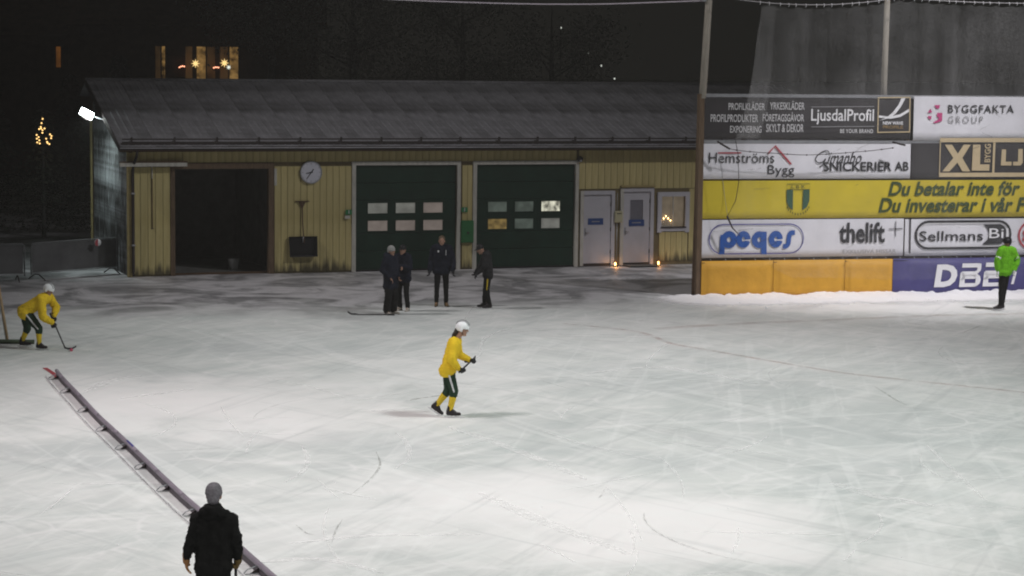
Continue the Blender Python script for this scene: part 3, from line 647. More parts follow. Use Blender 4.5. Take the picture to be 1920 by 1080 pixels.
# the banners: each a slightly rippled sheet of its own
def board(s0, s1, h0, h1, m, label, cat='banner', name='advertising_banner', y=-.05, skew=0.0, rip=.012, group='advertising boards on the fence'):
    k = atfence(name, s0, h0, label, cat, group, w=y); nx = max(4, int((s1-s0)/.25)); nz = 5; b = MB(); vs = []
    for j in range(nz+1):
        for i in range(nx+1):
            xx = (s1-s0)*i/nx; zz = (h1-h0)*j/nz
            yy = -rip*abs(math.sin(i*1.7+j*.4)+.6*math.sin(i*.9+j*1.3))*(.0 if j in (0, nz) else 1)
            vs.append((xx+skew*zz, yy, zz))
    F_ = [(j*(nx+1)+i, j*(nx+1)+i+1, (j+1)*(nx+1)+i+1, (j+1)*(nx+1)+i) for j in range(nz) for i in range(nx)]
    n0 = len(vs); vs2 = [(v[0], .012, v[2]) for v in vs]
    b.add(vs+vs2, F_+[tuple(q+n0 for q in f)[::-1] for f in F_]+[(i+1, i, n0+i, n0+i+1) for i in range(nx)], True)
    tp = b.build('sheet', M[m], k)
    k['o'] = 0; del k['o']; K[k.name] = (s0, h0)
    return k
K = {}
rs = random.Random(21)
def TX(k, body, p0, p1, mt, **kw):      # p0, p1: lower left and upper right corners on the fence plane
    s0, h0 = K[k.name]; return put_text(body, (p0[0]-s0, p1[0]-s0, p0[1]-h0, p1[1]-h0), mt, k, y=kw.pop('y', -.034), **kw)
def PG(k, polys, mt, name='mark', y=-.034):
    s0, h0 = K[k.name]; b = MB()
    for p in polys: b.add([(q[0]-s0, y, q[1]-h0) for q in p], [tuple(range(len(p)))])
    return b.build(name, M[mt], k)
def SK(k, pts, w, mt, name='mark', y=-.034, closed=False):
    s0, h0 = K[k.name]; P = [Vector((q[0]-s0, q[1]-h0)) for q in pts]; n = len(P); b = MB(); vs = []
    for i, p in enumerate(P):
        a = P[(i-1) % n] if closed else P[max(i-1, 0)]; c = P[(i+1) % n] if closed else P[min(i+1, n-1)]
        t = (c-a).normalized(); nn = Vector((-t.y, t.x))*(w if not isinstance(w, list) else w[i])/2; vs += [(p.x+nn.x, y, p.y+nn.y), (p.x-nn.x, y, p.y-nn.y)]
    m = n if closed else n-1
    b.add(vs, [(2*i, 2*i+1, 2*((i+1) % n)+1, 2*((i+1) % n)) for i in range(m)]); return b.build(name, M[mt], k)
def pill(p0, p1, r=None, n=10):
    (a, b_), (c, d) = p0, p1; r = (d-b_)/2; out = []
    for i in range(n+1): t = PI/2-PI*i/n; out.append((c-r+r*math.cos(t), b_+r+r*math.sin(t)))
    for i in range(n+1): t = -PI/2-PI*i/n; out.append((a+r+r*math.cos(t), b_+r+r*math.sin(t)))
    return out
# row 1
k = board(.06, 6.10, 4.30, 5.42, 'black_vinyl', 'black banner with three lines of thin white lettering beside the end post')
TX(k, 'PROFILKLÄDER', (0.720, 5.094), (1.772, 5.325), 'light_ink', bold=.008); TX(k, 'YRKESKLÄDER', (1.915, 5.109), (2.923, 5.354), 'light_ink', bold=.008)
TX(k, 'PROFILPRODUKTER', (0.213, 4.767), (1.579, 4.975), 'light_ink', bold=.008); TX(k, 'FÖRETAGSGÅVOR', (1.714, 4.789), (2.915, 5.048), 'light_ink', bold=.008)
TX(k, 'EXPONERING', (0.777, 4.479), (1.686, 4.664), 'light_ink', bold=.008); TX(k, 'SKYLT & DEKOR', (1.820, 4.497), (2.910, 4.719), 'light_ink', bold=.008)
TX(k, 'LjusdalProfil', (3.122, 4.705), (4.977, 5.139), 'white_ink', bold=.012)
SK(k, [(3.120, 5.190), (4.980, 5.211)], .018, 'grey_ink'); SK(k, [(3.134, 4.645), (4.996, 4.664)], .018, 'grey_ink')
TX(k, 'BE YOUR BRAND', (3.988, 4.477), (4.966, 4.587), 'light_ink', bold=.015, sp=1.1)
SK(k, [(5.099, 5.456), (6.040, 5.470), (6.055, 4.516), (5.104, 4.499)], .045, 'gold_ink', closed=True)
PG(k, [[(5.126, 4.823), (5.339, 4.898), (5.541, 5.061), (5.695, 5.254), (5.785, 5.446), (5.905, 5.447), (5.776, 5.210), (5.623, 5.017), (5.435, 4.891)]], 'white_ink', 'swoosh')
PG(k, [[(5.122, 4.971), (5.434, 4.935), (5.751, 5.003), (6.018, 5.152), (6.021, 5.071), (5.769, 4.929), (5.483, 4.876), (5.124, 4.904)]], 'white_ink', 'swoosh', y=-.036)
TX(k, 'NEW WAVE', (5.249, 4.712), (5.853, 4.803), 'white_ink', bold=.03); TX(k, 'PROFILE', (5.253, 4.603), (5.857, 4.693), 'gold2', bold=.03)
k = board(6.18, FL, 4.27, 5.50, 'white', 'white banner with magenta emblem and the words BYGGFAKTA GROUP', rip=.006)
TX(k, 'BYGGFAKTA', (7.197, 5.050), (9.211, 5.270), 'ink', bold=.012, sp=1.15); TX(k, 'GROUP', (7.207, 4.765), (8.273, 4.956), 'grey_ink', bold=.0, sp=1.4)
PG(k, [[(6.770, 5.260), (6.948, 5.261), (6.927, 5.165), (6.846, 5.164)], [(6.669, 5.163), (6.721, 5.052), (6.584, 5.052)], [(6.587, 4.955), (6.708, 4.956), (6.695, 4.860), (6.622, 4.874)],
       [(6.866, 5.046), (7.027, 5.047), (7.027, 4.821), (6.835, 4.759), (6.746, 4.771), (6.920, 4.875), (6.918, 4.930), (6.870, 4.930)]], 'pink_ink', 'emblem')
# row 2
k = board(.02, 6.12, 3.22, 4.18, 'white', 'white banner with the red roof line and HEMSTRÖMS BYGG lettering'.replace('HEMSTRÖMS BYGG', 'Hemströms Bygg'))
TX(k, 'Hemströms', (0.184, 3.654), (2.076, 3.936), 'ink', bold=.0); TX(k, 'Bygg', (1.890, 3.255), (2.673, 3.600), 'ink', bold=.0)
SK(k, [(0.439, 3.926), (1.116, 3.931)], .035, 'red_ink'); SK(k, [(1.890, 3.907), (2.094, 4.118), (2.574, 3.614)], .055, 'red_ink', 'roof_line')
def script_word(k, mt):
    q = [(3.689, 3.893), (3.639, 3.981), (3.498, 3.966), (3.343, 3.863), (3.284, 3.746), (3.365, 3.658), (3.505, 3.687), (3.582, 3.775), (3.507, 3.614), (3.399, 3.540)]
    SK(k, smooth_pts(q, 4), .028, mt, 'lettering')
    TX(k, 'imanbo', (3.633, 3.636), (4.651, 3.967), mt, shear=.45)
script_word(k, 'ink')
TX(k, 'SNICKERIER', (3.524, 3.422), (5.552, 3.686), 'ink', bold=.02); TX(k, 'AB', (5.640, 3.434), (6.060, 3.686), 'ink', bold=.02)
k = board(6.15, FL, 3.20, 4.20, 'black_vinyl', 'dark banner with beige framed letters XL BYGG'.replace('XL BYGG', 'XL and LJ'), rip=.006)
def fr_(a, b_): return [(a[0], a[1]), (b_[0], a[1]), (b_[0], b_[1]), (a[0], b_[1])]
SK(k, [(6.996, 4.289), (11.089, 4.297), (11.129, 3.320), (6.996, 3.320)], .12, 'gold_ink', 'frame', closed=True); SK(k, [(8.640, 4.299), (8.635, 3.325)], .07, 'gold_ink', 'frame', y=-.037)
PG(k, [[(7.136, 4.162), (7.349, 4.163), (7.536, 3.909), (7.708, 4.163), (7.919, 4.164), (7.677, 3.790), (7.931, 3.416), (7.691, 3.416), (7.530, 3.663), (7.298, 3.417), (7.082, 3.417), (7.402, 3.790)]], 'gold_ink', 'lettering')
PG(k, [[(7.991, 4.164), (8.219, 4.164), (8.223, 3.610), (8.514, 3.610), (8.511, 3.436), (7.976, 3.437)]], 'gold_ink', 'lettering')
TX(k, 'BYGG', (8.352, 3.670), (8.538, 4.187), 'gold_ink', rot=True, bold=.02)
PG(k, [[(8.879, 4.030), (9.011, 4.030), (9.007, 3.685), (9.188, 3.685), (9.192, 3.579), (8.863, 3.580)], [(9.389, 4.046), (9.521, 4.046), (9.536, 3.654), (9.473, 3.579), (9.242, 3.579), (9.238, 3.685), (9.386, 3.685)], [(9.587, 4.046), (9.934, 4.046), (9.952, 3.594), (9.588, 3.594)]], 'gold_ink', 'lettering')
# row 3
k = board(.02, FL, 2.13, 3.17, 'yellow_vinyl', 'long yellow banner with green crest and slanted dark green slogan', rip=.008)
sh = [(2.456, 3.072), (3.145, 3.070), (3.141, 2.599), (3.052, 2.408), (2.812, 2.292), (2.582, 2.411), (2.467, 2.603)]
SK(k, [(2.463, 3.072), (3.137, 3.078), (3.138, 2.923), (2.467, 2.921)], .016, 'olive_ink', 'crest', closed=True)
PG(k, [[(2.459, 2.918), (2.647, 2.918), (2.654, 2.359), (2.534, 2.441), (2.468, 2.588)], [(2.945, 2.921), (3.133, 2.923), (3.133, 2.614), (3.067, 2.438), (2.936, 2.357)]], 'crest_green', 'crest')
TX(k, 'LBK', (2.599, 2.954), (3.004, 3.041), 'olive_ink', sp=1.5)
tk = [(1472+45*i/12, 391+11.5*math.sin(PI*i/12)) for i in range(13)]
# row 3 slogan
TX(k, 'Du betalar inte för', (5.469, 2.737), (9.489, 3.142), 'olive_ink', shear=.25, bold=.028)
TX(k, 'Du investerar i vår F', (5.189, 2.262), (9.705, 2.688), 'olive_ink', shear=.25, bold=.028)
s0_, h0_ = K[k.name]; b = MB()
for i in range(11):
    a = PI*(.12+.76*i/10); cx, cz = (2.805, 2.542); cx -= s0_; cz -= h0_; x_ = cx-.34*math.cos(a); z_ = cz-.30*math.sin(a)
    b.add([(x_-.012, -.034, z_-.03), (x_+.012, -.034, z_-.03), (x_+.012, -.034, z_+.03), (x_-.012, -.034, z_+.03)], [(0, 1, 2, 3)])
b.build('arc_lettering', M['olive_ink'], k)
# row 4
k = board(-.02, 5.98, 1.06, 2.10, 'white', 'white board with blue oval peqes logo and thelift lettering', 'board', 'advertising_board', rip=.004)
SK(k, pill((0.237, 1.169), (2.985, 1.974)), .028, 'navy_ink', 'oval', closed=True)
def ell(c, rx, rz, n=20, a0=0, a1=2*PI): return [(c[0]+rx*math.cos(a0+(a1-a0)*i/n), c[1]+rz*math.sin(a0+(a1-a0)*i/n)) for i in range(n+1)]
PP = (0.814, 1.558); SK(k, ell(PP, .145, .155), .165, 'blue_ink', 'lettering')
PG(k, [[(0.538, 1.158), (0.692, 1.157), (0.688, 1.691), (0.564, 1.692)]], 'blue_ink', 'lettering', y=-.036)
for cx_ in (1392, 1452.5):
    E_ = ((1.232, 1.562) if cx_ == 1392 else (2.173, 1.560)); SK(k, ell(E_, .125, .150, 20, .0, 2*PI*.96), .165, 'blue_ink', 'lettering')
    PG(k, [[(E_[0]-.04, E_[1]-.035), (E_[0]+.20, E_[1]-.035), (E_[0]+.20, E_[1]-.01), (E_[0]-.04, E_[1]-.01)]], 'white', 'lettering', y=-.037)
QQ = (1.690, 1.550); SK(k, ell(QQ, .135, .15), .165, 'blue_ink', 'lettering', y=-.0345)
PG(k, [[(1.754, 1.145), (1.918, 1.143), (1.903, 1.769), (1.739, 1.770)]], 'blue_ink', 'lettering', y=-.036)
SK(k, smooth_pts([(2.732, 1.740), (2.599, 1.719), (2.563, 1.601), (2.544, 1.439), (2.483, 1.366), (2.389, 1.359)], 4), .13, 'blue_ink', 'lettering')
TX(k, 'thelift', (4.042, 1.432), (5.405, 2.008), 'ink', bold=.025)
SK(k, [(5.514, 1.813), (5.931, 1.818)], .025, 'ink'); SK(k, [(5.721, 2.028), (5.724, 1.603)], .025, 'ink', y=-.036)
TX(k, 'EXKLUSIVA HISSAR', (4.158, 1.141), (5.753, 1.247), 'grey_ink', bold=.008)
k = board(6.02, FL, 1.05, 2.08, 'white', 'white board with black oval Sellmans Bil logo above the navy padding', 'board', 'advertising_board', rip=.004)
SK(k, [(6.163, 2.122), (6.171, 1.127)], .04, 'ink')
SK(k, pill((6.336, 1.260), (9.235, 2.011)), .065, 'ink', 'oval', closed=True); SK(k, pill((6.399, 1.312), (9.171, 1.957)), .02, 'light_ink', 'oval', closed=True)
TX(k, 'Sellmans', (6.443, 1.462), (8.388, 1.745), 'ink', bold=.006)
PG(k, [[(8.382, 1.919), (8.908, 1.930), (9.042, 1.861), (9.131, 1.679), (9.074, 1.452), (8.929, 1.363), (8.369, 1.359), (8.529, 1.487), (8.573, 1.638), (8.517, 1.820)]], 'ink', 'logo_field')
TX(k, 'Bil', (8.577, 1.532), (9.160, 1.806), 'white_ink', bold=.0, y=-.038)
SK(k, pill((9.496, 1.221), (11.519, 1.995)), .06, 'red_ink', 'oval', closed=True); TX(k, 'S', (9.604, 1.432), (9.790, 1.764), 'red_ink', bold=.04)
# row 5: padding
def pad(s0, s1, m, label):
    k = atfence('protective_pad', s0, .0, label, 'padding', 'padding along the foot of the fence', w=-.12); K[k.name] = (s0, 0)
    nx, nz = 16, 8; b = MB(); vs = []
    for j in range(nz+1):
        for i in range(nx+1):
            u, v_ = i/nx, j/nz; e = min(u, 1-u, .08)/.08; f_ = min(v_, 1-v_, .12)/.12
            bl = .10*(1-(1-e)**2)*(1-(1-f_)**2)
            wr = .018*noise.noise(Vector((s0*3+u*3.5+v_*2.2, v_*2.5-u*1.0, s0)))+.006*noise.noise(Vector((u*14, v_*9, s0)))
            vs.append(((s1-s0-.012)*u, -bl+wr*e*f_, .98*v_))
    F_ = [(j*(nx+1)+i, j*(nx+1)+i+1, (j+1)*(nx+1)+i+1, (j+1)*(nx+1)+i) for j in range(nz) for i in range(nx)]
    n0 = len(vs); b.add(vs+[(x_, .06, z_) for (x_, y_, z_) in vs], F_+[tuple(q+n0 for q in f)[::-1] for f in F_], True)
    L = [j*(nx+1) for j in range(nz+1)]; b.f += [(L[j+1], L[j], L[j]+n0, L[j+1]+n0) for j in range(nz)]; L = [l+nx for l in L]; b.f += [(L[j], L[j+1], L[j+1]+n0, L[j]+n0) for j in range(nz)]
    T_ = [nz*(nx+1)+i for i in range(nx+1)]; b.f += [(T_[i], T_[i+1], T_[i+1]+n0, T_[i]+n0) for i in range(nx)]; b.sm += [False]*(2*nz+nx)
    b.build('cushion', M[m], k); MB().tube([(0, -.005, .93), (s1-s0, -.005, .93)], .008, 4).build('lacing', M['dark_metal'], k); return k
pad(0.03, 2.12, 'orange_pad', 'creased orange pad beside the brown end post'); pad(2.12, 4.23, 'orange_pad', 'orange pad under the thin plus sign side of the peqes logo'.replace('thin plus sign side of the peqes logo', 'gap between peqes oval and thelift'))
pad(4.23, 5.66, 'orange_pad', 'short orange pad next to the navy pad')
k = pad(5.66, FL, 'navy_pad', 'long navy blue pad with white DBB letters behind the referee')
K[k.name] = (5.66, 0)
TX(k, 'D', (6.858, 0.179), (7.561, 0.818), 'white_ink', bold=.05, shear=.12, y=-.125)
def bb(p0, p1):
    (a, b_), (c, d) = p0, p1; w_ = c-a; h_ = d-b_; X = lambda u, v_: (a+u*w_+.10*v_*w_, b_+v_*h_)
    PG(k, [[X(.04, .82), X(.80, .82), X(.92, .80), X(.9, .98), X(.78, 1.0), X(.04, 1.0)]], 'white_ink', 'lettering', y=-.125)
    PG(k, [[X(.0, .0), X(.74, .0), X(.70, .16), X(.24, .16), X(.22, .34), X(.70, .34), X(.73, .52), X(.2, .52), X(.0, .30)],
           [X(.0, .28), X(.23, .3), X(.22, .5), X(.08, .66), X(.0, .60)],
           [X(.66, .0), X(.80, .03), X(.93, .14), X(.96, .30), X(.90, .46), X(.76, .55), X(.90, .68), X(.92, .84), X(.86, .94), X(.74, .94), X(.74, .70), X(.64, .66), X(.06, .66), X(.04, .48), X(.62, .46), X(.72, .36), X(.72, .18)]], 'white_ink', 'lettering', y=-.128)
bb((7.618, 0.176), (8.289, 0.840)); bb((8.339, 0.181), (9.013, 0.854))
PG(k, [[(9.218, 0.236), (9.301, 0.235), (9.388, 0.584), (9.305, 0.585)]], 'white_ink', 'lettering', y=-.125)
# snow swept up against the padding
b = MB(); nx, ny = 220, 10; vs = []
for j in range(ny+1):
    for i in range(nx+1):
        s = -1.5+(FL+1.0)*i/nx; w = -2.9*(1-j/ny)**1.3-.06
        e = max(0, min(1, (s+1.4)/1.2)); nh = noise.noise(Vector((s*1.6, w*1.5, 3)))*.5+noise.noise(Vector((s*5.5, w*5, 7)))*.35+noise.noise(Vector((s*14, w*12, 1)))*.12
        h = e*(j/ny)**2.0*(.09+.20*nh)-.010*(1-j/ny)+.02*e*nh*(j/ny)
        c, sn = math.cos(FR), math.sin(FR); vs.append((FP.x+s*c-w*sn, FP.y+s*sn+w*c, max(h, -.02)+.002))
b.add(vs, [(j*(nx+1)+i, j*(nx+1)+i+1, (j+1)*(nx+1)+i+1, (j+1)*(nx+1)+i) for j in range(ny) for i in range(nx)], True)
o = b.build('snow_bank', None); at_ = o.data.color_attributes.new('edge', 'FLOAT_COLOR', 'POINT')
for j in range(ny+1):
    for i in range(nx+1): q = min(1, (j/ny)*1.5)*min(1, i/14); at_.data[j*(nx+1)+i].color = (q, q, q, 1)
sm_, st_, sb_ = nt('swept_snow'); sb_.inputs['Base Color'].default_value = (.90, .895, .91, 1); sb_.inputs['Roughness'].default_value = .85
ca = N(st_, 'ShaderNodeVertexColor', layer_name='edge'); nz_ = noise_n(st_, 1.3, 6, .65); ad = N(st_, 'ShaderNodeMath', operation='MULTIPLY_ADD'); st_.links.new(nz_, ad.inputs[0]); ad.inputs[1].default_value = .7; st_.links.new(ca.outputs['Color'], ad.inputs[2])
st_.links.new(ramp(st_, ad.outputs[0], [(.35, 0.0), (.85, 1.0)]), sb_.inputs['Alpha']); bump(st_, sb_, noise_n(st_, 7, 5, .6), .6, .04); o.data.materials.append(sm_)
tag(o, kind='structure')
# net poles
k = atfence('net_pole', .02, 0, 'tall grey weathered pole rising at the left end of the board fence', 'pole', 'poles that carry the net', w=-.02)
MB().tube([(-.02, .02, 5.4), (.10, .02, 8.0), (.16, .02, 9.4)], [.10, .095, .09], 10).build('upper_pole', M['pale_pole'], k)
MB().tube([(-.10, .15, .0), (-.03, .15, 5.5)], .09, 8).build('lower_pole', M['dark_brown'], k)
k = atfence('net_pole', 5.38, 4.9, 'tall grey weathered pole above the black banner, between the two net panels', 'pole', 'poles that carry the net', w=.09)
MB().tube([(-.02, .1, -.6), (.03, .1, 4.4)], [.085, .08], 10).build('upper_pole', M['pale_pole'], k)
# net: one hanging mesh curtain in front of the boards
def net_material(nm, f_):
    m, t, b = nt(nm); b.inputs['Base Color'].default_value = (.62, .62, .62, 1); b.inputs['Roughness'].default_value = .9; b.inputs['Specular IOR Level'].default_value = 0
    f = noise_n(t, 1.0, 5, .6, mapping=(2.6, 2.6, .16)); f2 = noise_n(t, .5, 3, .5, mapping=(1, 1, 1)); f3 = noise_n(t, 22, 2, .5)
    o = mix(t, ramp(t, f, [(.3, .09), (.72, .165)]), ramp(t, f2, [(.35, .45), (.65, 1.15)]), 1.0, 'MULTIPLY'); o = mix(t, o, ramp(t, f3, [(.3, .55), (.7, 1.3)]), 1.0, 'MULTIPLY')
    o = mix(t, o, (f_, f_, f_), 1.0, 'MULTIPLY'); t.links.new(o, b.inputs['Alpha']); return m
M['net'] = net_material('net_mesh', .95); M['thin_net'] = net_material('thin_net_mesh', .45); M['rope'] = mat('pale_rope', (.45, .44, .45), .8, .1)
k = atfence('safety_net', 0, 0, 'fine grey net hanging from a cable in front of the right hand boards', 'net', w=-.45)
LE = [(1.470, 7.870), (1.348, 7.207), (1.276, 6.341), (1.169, 5.618), (1.030, 4.966), (0.800, 4.283), (0.886, 3.877), (0.917, 3.150), (0.836, 2.640), (0.599, 2.203), (1.043, 1.688), (1.442, 1.215), (2.029, 0.766), (2.790, 0.401)]
def left_edge(h):
    for i in range(len(LE)-1):
        if LE[i+1][1] <= h <= LE[i][1]: t_ = (LE[i][1]-h)/(LE[i][1]-LE[i+1][1]); return LE[i][0]+(LE[i+1][0]-LE[i][0])*t_
    return LE[0][0] if h > LE[0][1] else LE[-1][0]
def cable(s): 
    if s < 5.4: u = (s-.1)/5.3; return 8.16-.30*4*u*(1-u)*.72+.02*u
    u = (s-5.4)/6.5; return 8.2-.10*4*u*(1-u)
b = MB(); nx, nz = 130, 60; vs = []
for j in range(nz+1):
    v_ = j/nz; hh = .52+(7.99-.52)*v_; ls = left_edge(hh)
    for i in range(nx+1):
        u = i/nx; s = ls+(FL-ls)*u**1.15
        h = hh
        if v_ > .8: q = (v_-.8)/.2; h = hh+(cable(s)-.07-7.99)*q-.05*q*abs(math.sin(s*7.5))
        if v_ < .1: h = hh-.10*(1-v_/.1)*(1 if s > 3 else 0)*math.sin((s-3)*.5)**2
        fo = .055*math.sin(s*9+.8*math.sin(hh*.7))*(.35+.65*v_)+.03*math.sin(s*21+hh)
        vs.append((s, fo, h))
SPL = 40
b.add(vs, [(j*(nx+1)+i, j*(nx+1)+i+1, (j+1)*(nx+1)+i+1, (j+1)*(nx+1)+i) for j in range(SPL, nz) for i in range(nx)], True).build('net_mesh', M['net'], k)
MB().add(vs, [(j*(nx+1)+i, j*(nx+1)+i+1, (j+1)*(nx+1)+i+1, (j+1)*(nx+1)+i) for j in range(SPL) for i in range(nx)], True).build('lower_net_mesh', M['thin_net'], k)
fb = MB(); fv = []
for j in range(41):
    hh = 7.95-(7.95-4.35)*j/40
    for i in range(13): u = i/12; fv.append((left_edge(hh)-.02+(.42+.25*j/40)*u, -.06+.05*math.sin(u*19+hh*.6), hh-.05*abs(math.sin(u*9))*(j == 0)))
fb.add(fv, [(j*13+i, j*13+i+1, (j+1)*13+i+1, (j+1)*13+i) for j in range(40) for i in range(12)], True).build('net_fold', M['net'], k)
cp = [(.1+i*.25, 0, cable(.1+i*.25)) for i in range(60)]; MB().tube(cp, .012, 5).build('cable', M['rope'], k)
hk = MB().tube([(0, 0, .03), (.015, -.01, -.02), (0, 0, -.07)], .010, 5).mesh('hook')
i = 0; s = 1.42
while s < 14: link_mesh('hook', hk, M['white_ink'], k, (s, 0, cable(s))); s += .26+.06*math.sin(i*1.7); i += 1
MB().tube([LE_ for LE_ in [(p[0], -.02, p[1]) for p in LE[5:10]]], .010, 5).build('edge_rope', M['dark_metal'], k)
a_ = [(0.315, 3.978), (0.419, 3.442), (0.527, 2.714), (0.614, 2.232)]; MB().tube([(p[0], -.03, p[1]) for p in a_], .006, 5).build('edge_rope', M['steel'], k)
a_ = [(0.599, 2.232), (0.760, 1.910), (0.997, 1.688)]; MB().tube([(p[0], -.03, p[1]) for p in a_], [.03, .02, .008], 6).build('knot', M['dark_metal'], k)
a_ = [(0.294, 4.239), (0.558, 4.080), (1.068, 3.993), (1.920, 3.936), (2.857, 3.892), (3.798, 3.937), (4.745, 4.011), (5.380, 4.086)]; rp = smooth_pts(a_, 5)
MB().tube([(p[0], -.05, p[1]) for p in rp], .010, 5).build('drape_rope', M['dark_metal'], k)
for i in range(2, len(rp), 3): link_mesh('rope_knot', MB().ellipsoid((0, 0, 0), ((.03, 0, 0), (0, .02, 0), (0, 0, .022)), 6, 4).mesh('rope_knot'), M['dark_metal'], k, (rp[i][0], -.05, rp[i][1]))
for p, q in (((0.279, 4.253), (0.620, 4.051)), ((5.375, 4.248), (5.729, 4.160))): MB().tube([(p[0], -.03, p[1]), (q[0], -.1, q[1])], .028, 6).build('bracket_arm', M['dark_metal'], k)
# line in the upper sky, from the pole to the left
k = empty('overhead_cable', (5.1, 59.4, 0), 0, 'thin pale cable sagging across the dark sky left of the first pole', 'cable')
pc = [((0.061, 8.032)), ((-1.222, 7.967)), ((-2.863, 7.889)), ((-4.774, 7.856)), ((-6.799, 7.870)), ((-8.578, 7.908)), ((-11.023, 7.988))]
c_, s_ = math.cos(FR), math.sin(FR)
MB().tube([Vector((FP.x+q.x*c_-5.1, FP.y+q.x*s_-59.4, q.y)) for q in smooth_pts(pc, 5)], .017, 5).build('wire', mat('pale_wire', (.55, .5, .56), .5, .05), k)
MB().box(-.05, .05, -.05, .05, 8.0, 8.12).build('clamp', M['steel'], k)
# ------------------------------------------------------------------ rink board (touchline): lilac topped low board with feet and ground rod
def rail_pts(L): return [Vector((p[0], p[1], 0)) for p in L]
BR = smooth_pts([(-9.02, 43.0), (-8.67, 41.92), (-7.90, 39.7), (-7.18, 37.6), (-6.50, 35.75), (-5.90, 34.1), (-5.29, 32.4), (-4.65, 30.65), (-4.02, 29.0), (-3.40, 27.3), (-2.72, 25.5), (-2.0, 23.6), (-1.3, 21.7)], 6)
k = empty('touchline_board', (BR[0].x, BR[0].y, 0), 0, 'long low rink board with rounded lilac top running across the ice at lower left', 'rink board')
def off(i, d, z):
    t = (BR[min(i+1, len(BR)-1)]-BR[max(i-1, 0)]).normalized(); n = Vector((t.y, -t.x)) if False else Vector((-t.y, t.x))
    if n.x > 0: n = -n
    return Vector((BR[i].x+n.x*d-BR[0].x, BR[i].y+n.y*d-BR[0].y, z))
for c0 in range(0, len(BR)-1, 6):
    c1 = min(c0+6, len(BR)-1); idx = range(c0, c1+1)
    MB().tube([off(i, 0, .125) for i in idx], .037, 10).build('board_top', M['lilac'], k)
    b = MB(); vs = []
    for i in idx: vs += [off(i, -.012, .005), off(i, .012, .005), off(i, .012, .11), off(i, -.012, .11)]
    n = len(vs)//4; b.add(vs, [(4*i+a, 4*i+(a+1) % 4, 4*i+4+(a+1) % 4, 4*i+4+a) for i in range(n-1) for a in range(4)]+[(0, 1, 2, 3), (4*n-1, 4*n-2, 4*n-3, 4*n-4)])
    b.build('board_panel', mat('grey_violet_board', (.10, .085, .10), .6, .2) if c0 == 0 else bpy.data.materials['grey_violet_board'], k)  # panel darker than the top: its shade is put into the colour
    MB().tube([off(i, .21, .02) for i in idx], .013, 6).build('ground_rod', M['light_ink'], k)
for i in range(3, len(BR), 6):
    for dd in (0,): 
        MB().tube([off(i, .02, .115), off(i, .15, .08), off(i, .21, .02)], .009, 6).tube([off(i, .0, .02), off(i, .22, .015)], .008, 6).build('foot', M['steel'], k)
        MB().add([off(i, .012, .01), off(i, .15, .01), off(i, .012, .09), off(i, .012, .01)+Vector((.02, .02, 0)), off(i, .15, .01)+Vector((.02, .02, 0)), off(i, .012, .09)+Vector((.02, .02, 0))], [(0, 1, 2), (5, 4, 3), (0, 3, 4, 1), (1, 4, 5, 2), (2, 5, 3, 0)]).build('gusset', M['dark_metal'], k)
MB().tube([off(27, -.0, .152), off(28, -.0, .152), off(29, 0, .152)], .020, 6).build('printed_patch', M['navy_ink'], k)
# ------------------------------------------------------------------ goal at the left edge
k = empty('bandy_goal', (-11.45, 48.0, 0), 0, 'goal frame partly out of view at the left edge behind the stooping skater', 'goal')
MB().tube([(-.10, .6, 1.72), (.29, .05, .04)], .034, 8).build('rear_stay', M['rust_red'], k)
MB().tube([(-3.0, 0, .05), (.9, -.05, .05)], .05, 8).build('ground_bar', M['goal_green'], k)
MB().tube([(-.2, .7, .05), (-.2, .7, 2.1)], .06, 8).build('goal_post', M['rust_red'], k); MB().tube([(-.2, .7, 2.1), (-3.6, .7, 2.1)], .06, 8).build('crossbar', M['rust_red'], k)
MB().tube([(-.13, .64, 1.5), (-.12, .64, 1.95)], .08, 8).build('pad', M['trim'], k)
b = MB()
for i in range(12): b.tube([(-.2-i*.3, .7, 2.1), (.25-i*.3, .02, .06)], .004, 3, caps=False)
b.build('net_cords', M['steel'], k)
# ------------------------------------------------------------------ crowd barriers left of the garage
M['barrier'] = mat('dull_barrier_steel', (.14, .145, .15), .6, .15)
def barrier(x0, y0, x1, y1, lab, fl=1):
    a = math.atan2(y1-y0, x1-x0); L = math.hypot(x1-x0, y1-y0); k = empty('crowd_barrier', (x0, y0, 0), a, lab, 'barrier', 'barriers left of the garage')
    MB().tube([(.05, 0, .15), (.05, 0, 1.0), (.12, 0, 1.06), (L-.12, 0, 1.06), (L-.05, 0, 1.0), (L-.05, 0, .15)], .021, 6).build('frame', M['barrier'], k)
    MB().tube([(.05, 0, .2), (L-.05, 0, .2)], .015, 6).build('lower_bar', M['steel'], k)
    b = MB().box(.09, L-.09, -.006, .006, .22, 1.03); b.build('scrim', M['scrim'], k)
    for i in range(1, 12): link_mesh('bar', MB().tube([(0, .012, .2), (0, .012, 1.05)], .007, 5).mesh('bar'), M['steel'], k, (L*i/12, 0, 0))
    for q in (.25, L-.25): MB().tube([(q, -.38, .02), (q, -.1, .16), (q, .1, .16), (q, .38, .02)], .018, 6).build('foot', M['dark_metal'], k)
    return k
barrier(-15.9, 60.8, -13.75, 61.6, 'grey scrim covered crowd barrier at the left picture edge'); barrier(-13.7, 61.8, -11.6, 64.2, 'grey scrim covered crowd barrier touching the garage corner side', -1)
k = empty('round_reflector', (-12.05, 63.3, .98), R(35), 'small round white and red disc on the barrier by the garage corner', 'reflector')
MB().tube([(0, -.03, 0), (0, .0, 0)], .10, 14).build('disc', M['white_ink'], k); MB().add([(math.cos(a)*.102, -.034, math.sin(a)*.102) for a in [PI/2+PI*i/10 for i in range(11)]], [tuple(range(11))]).build('red_half', M['red_ink'], k)
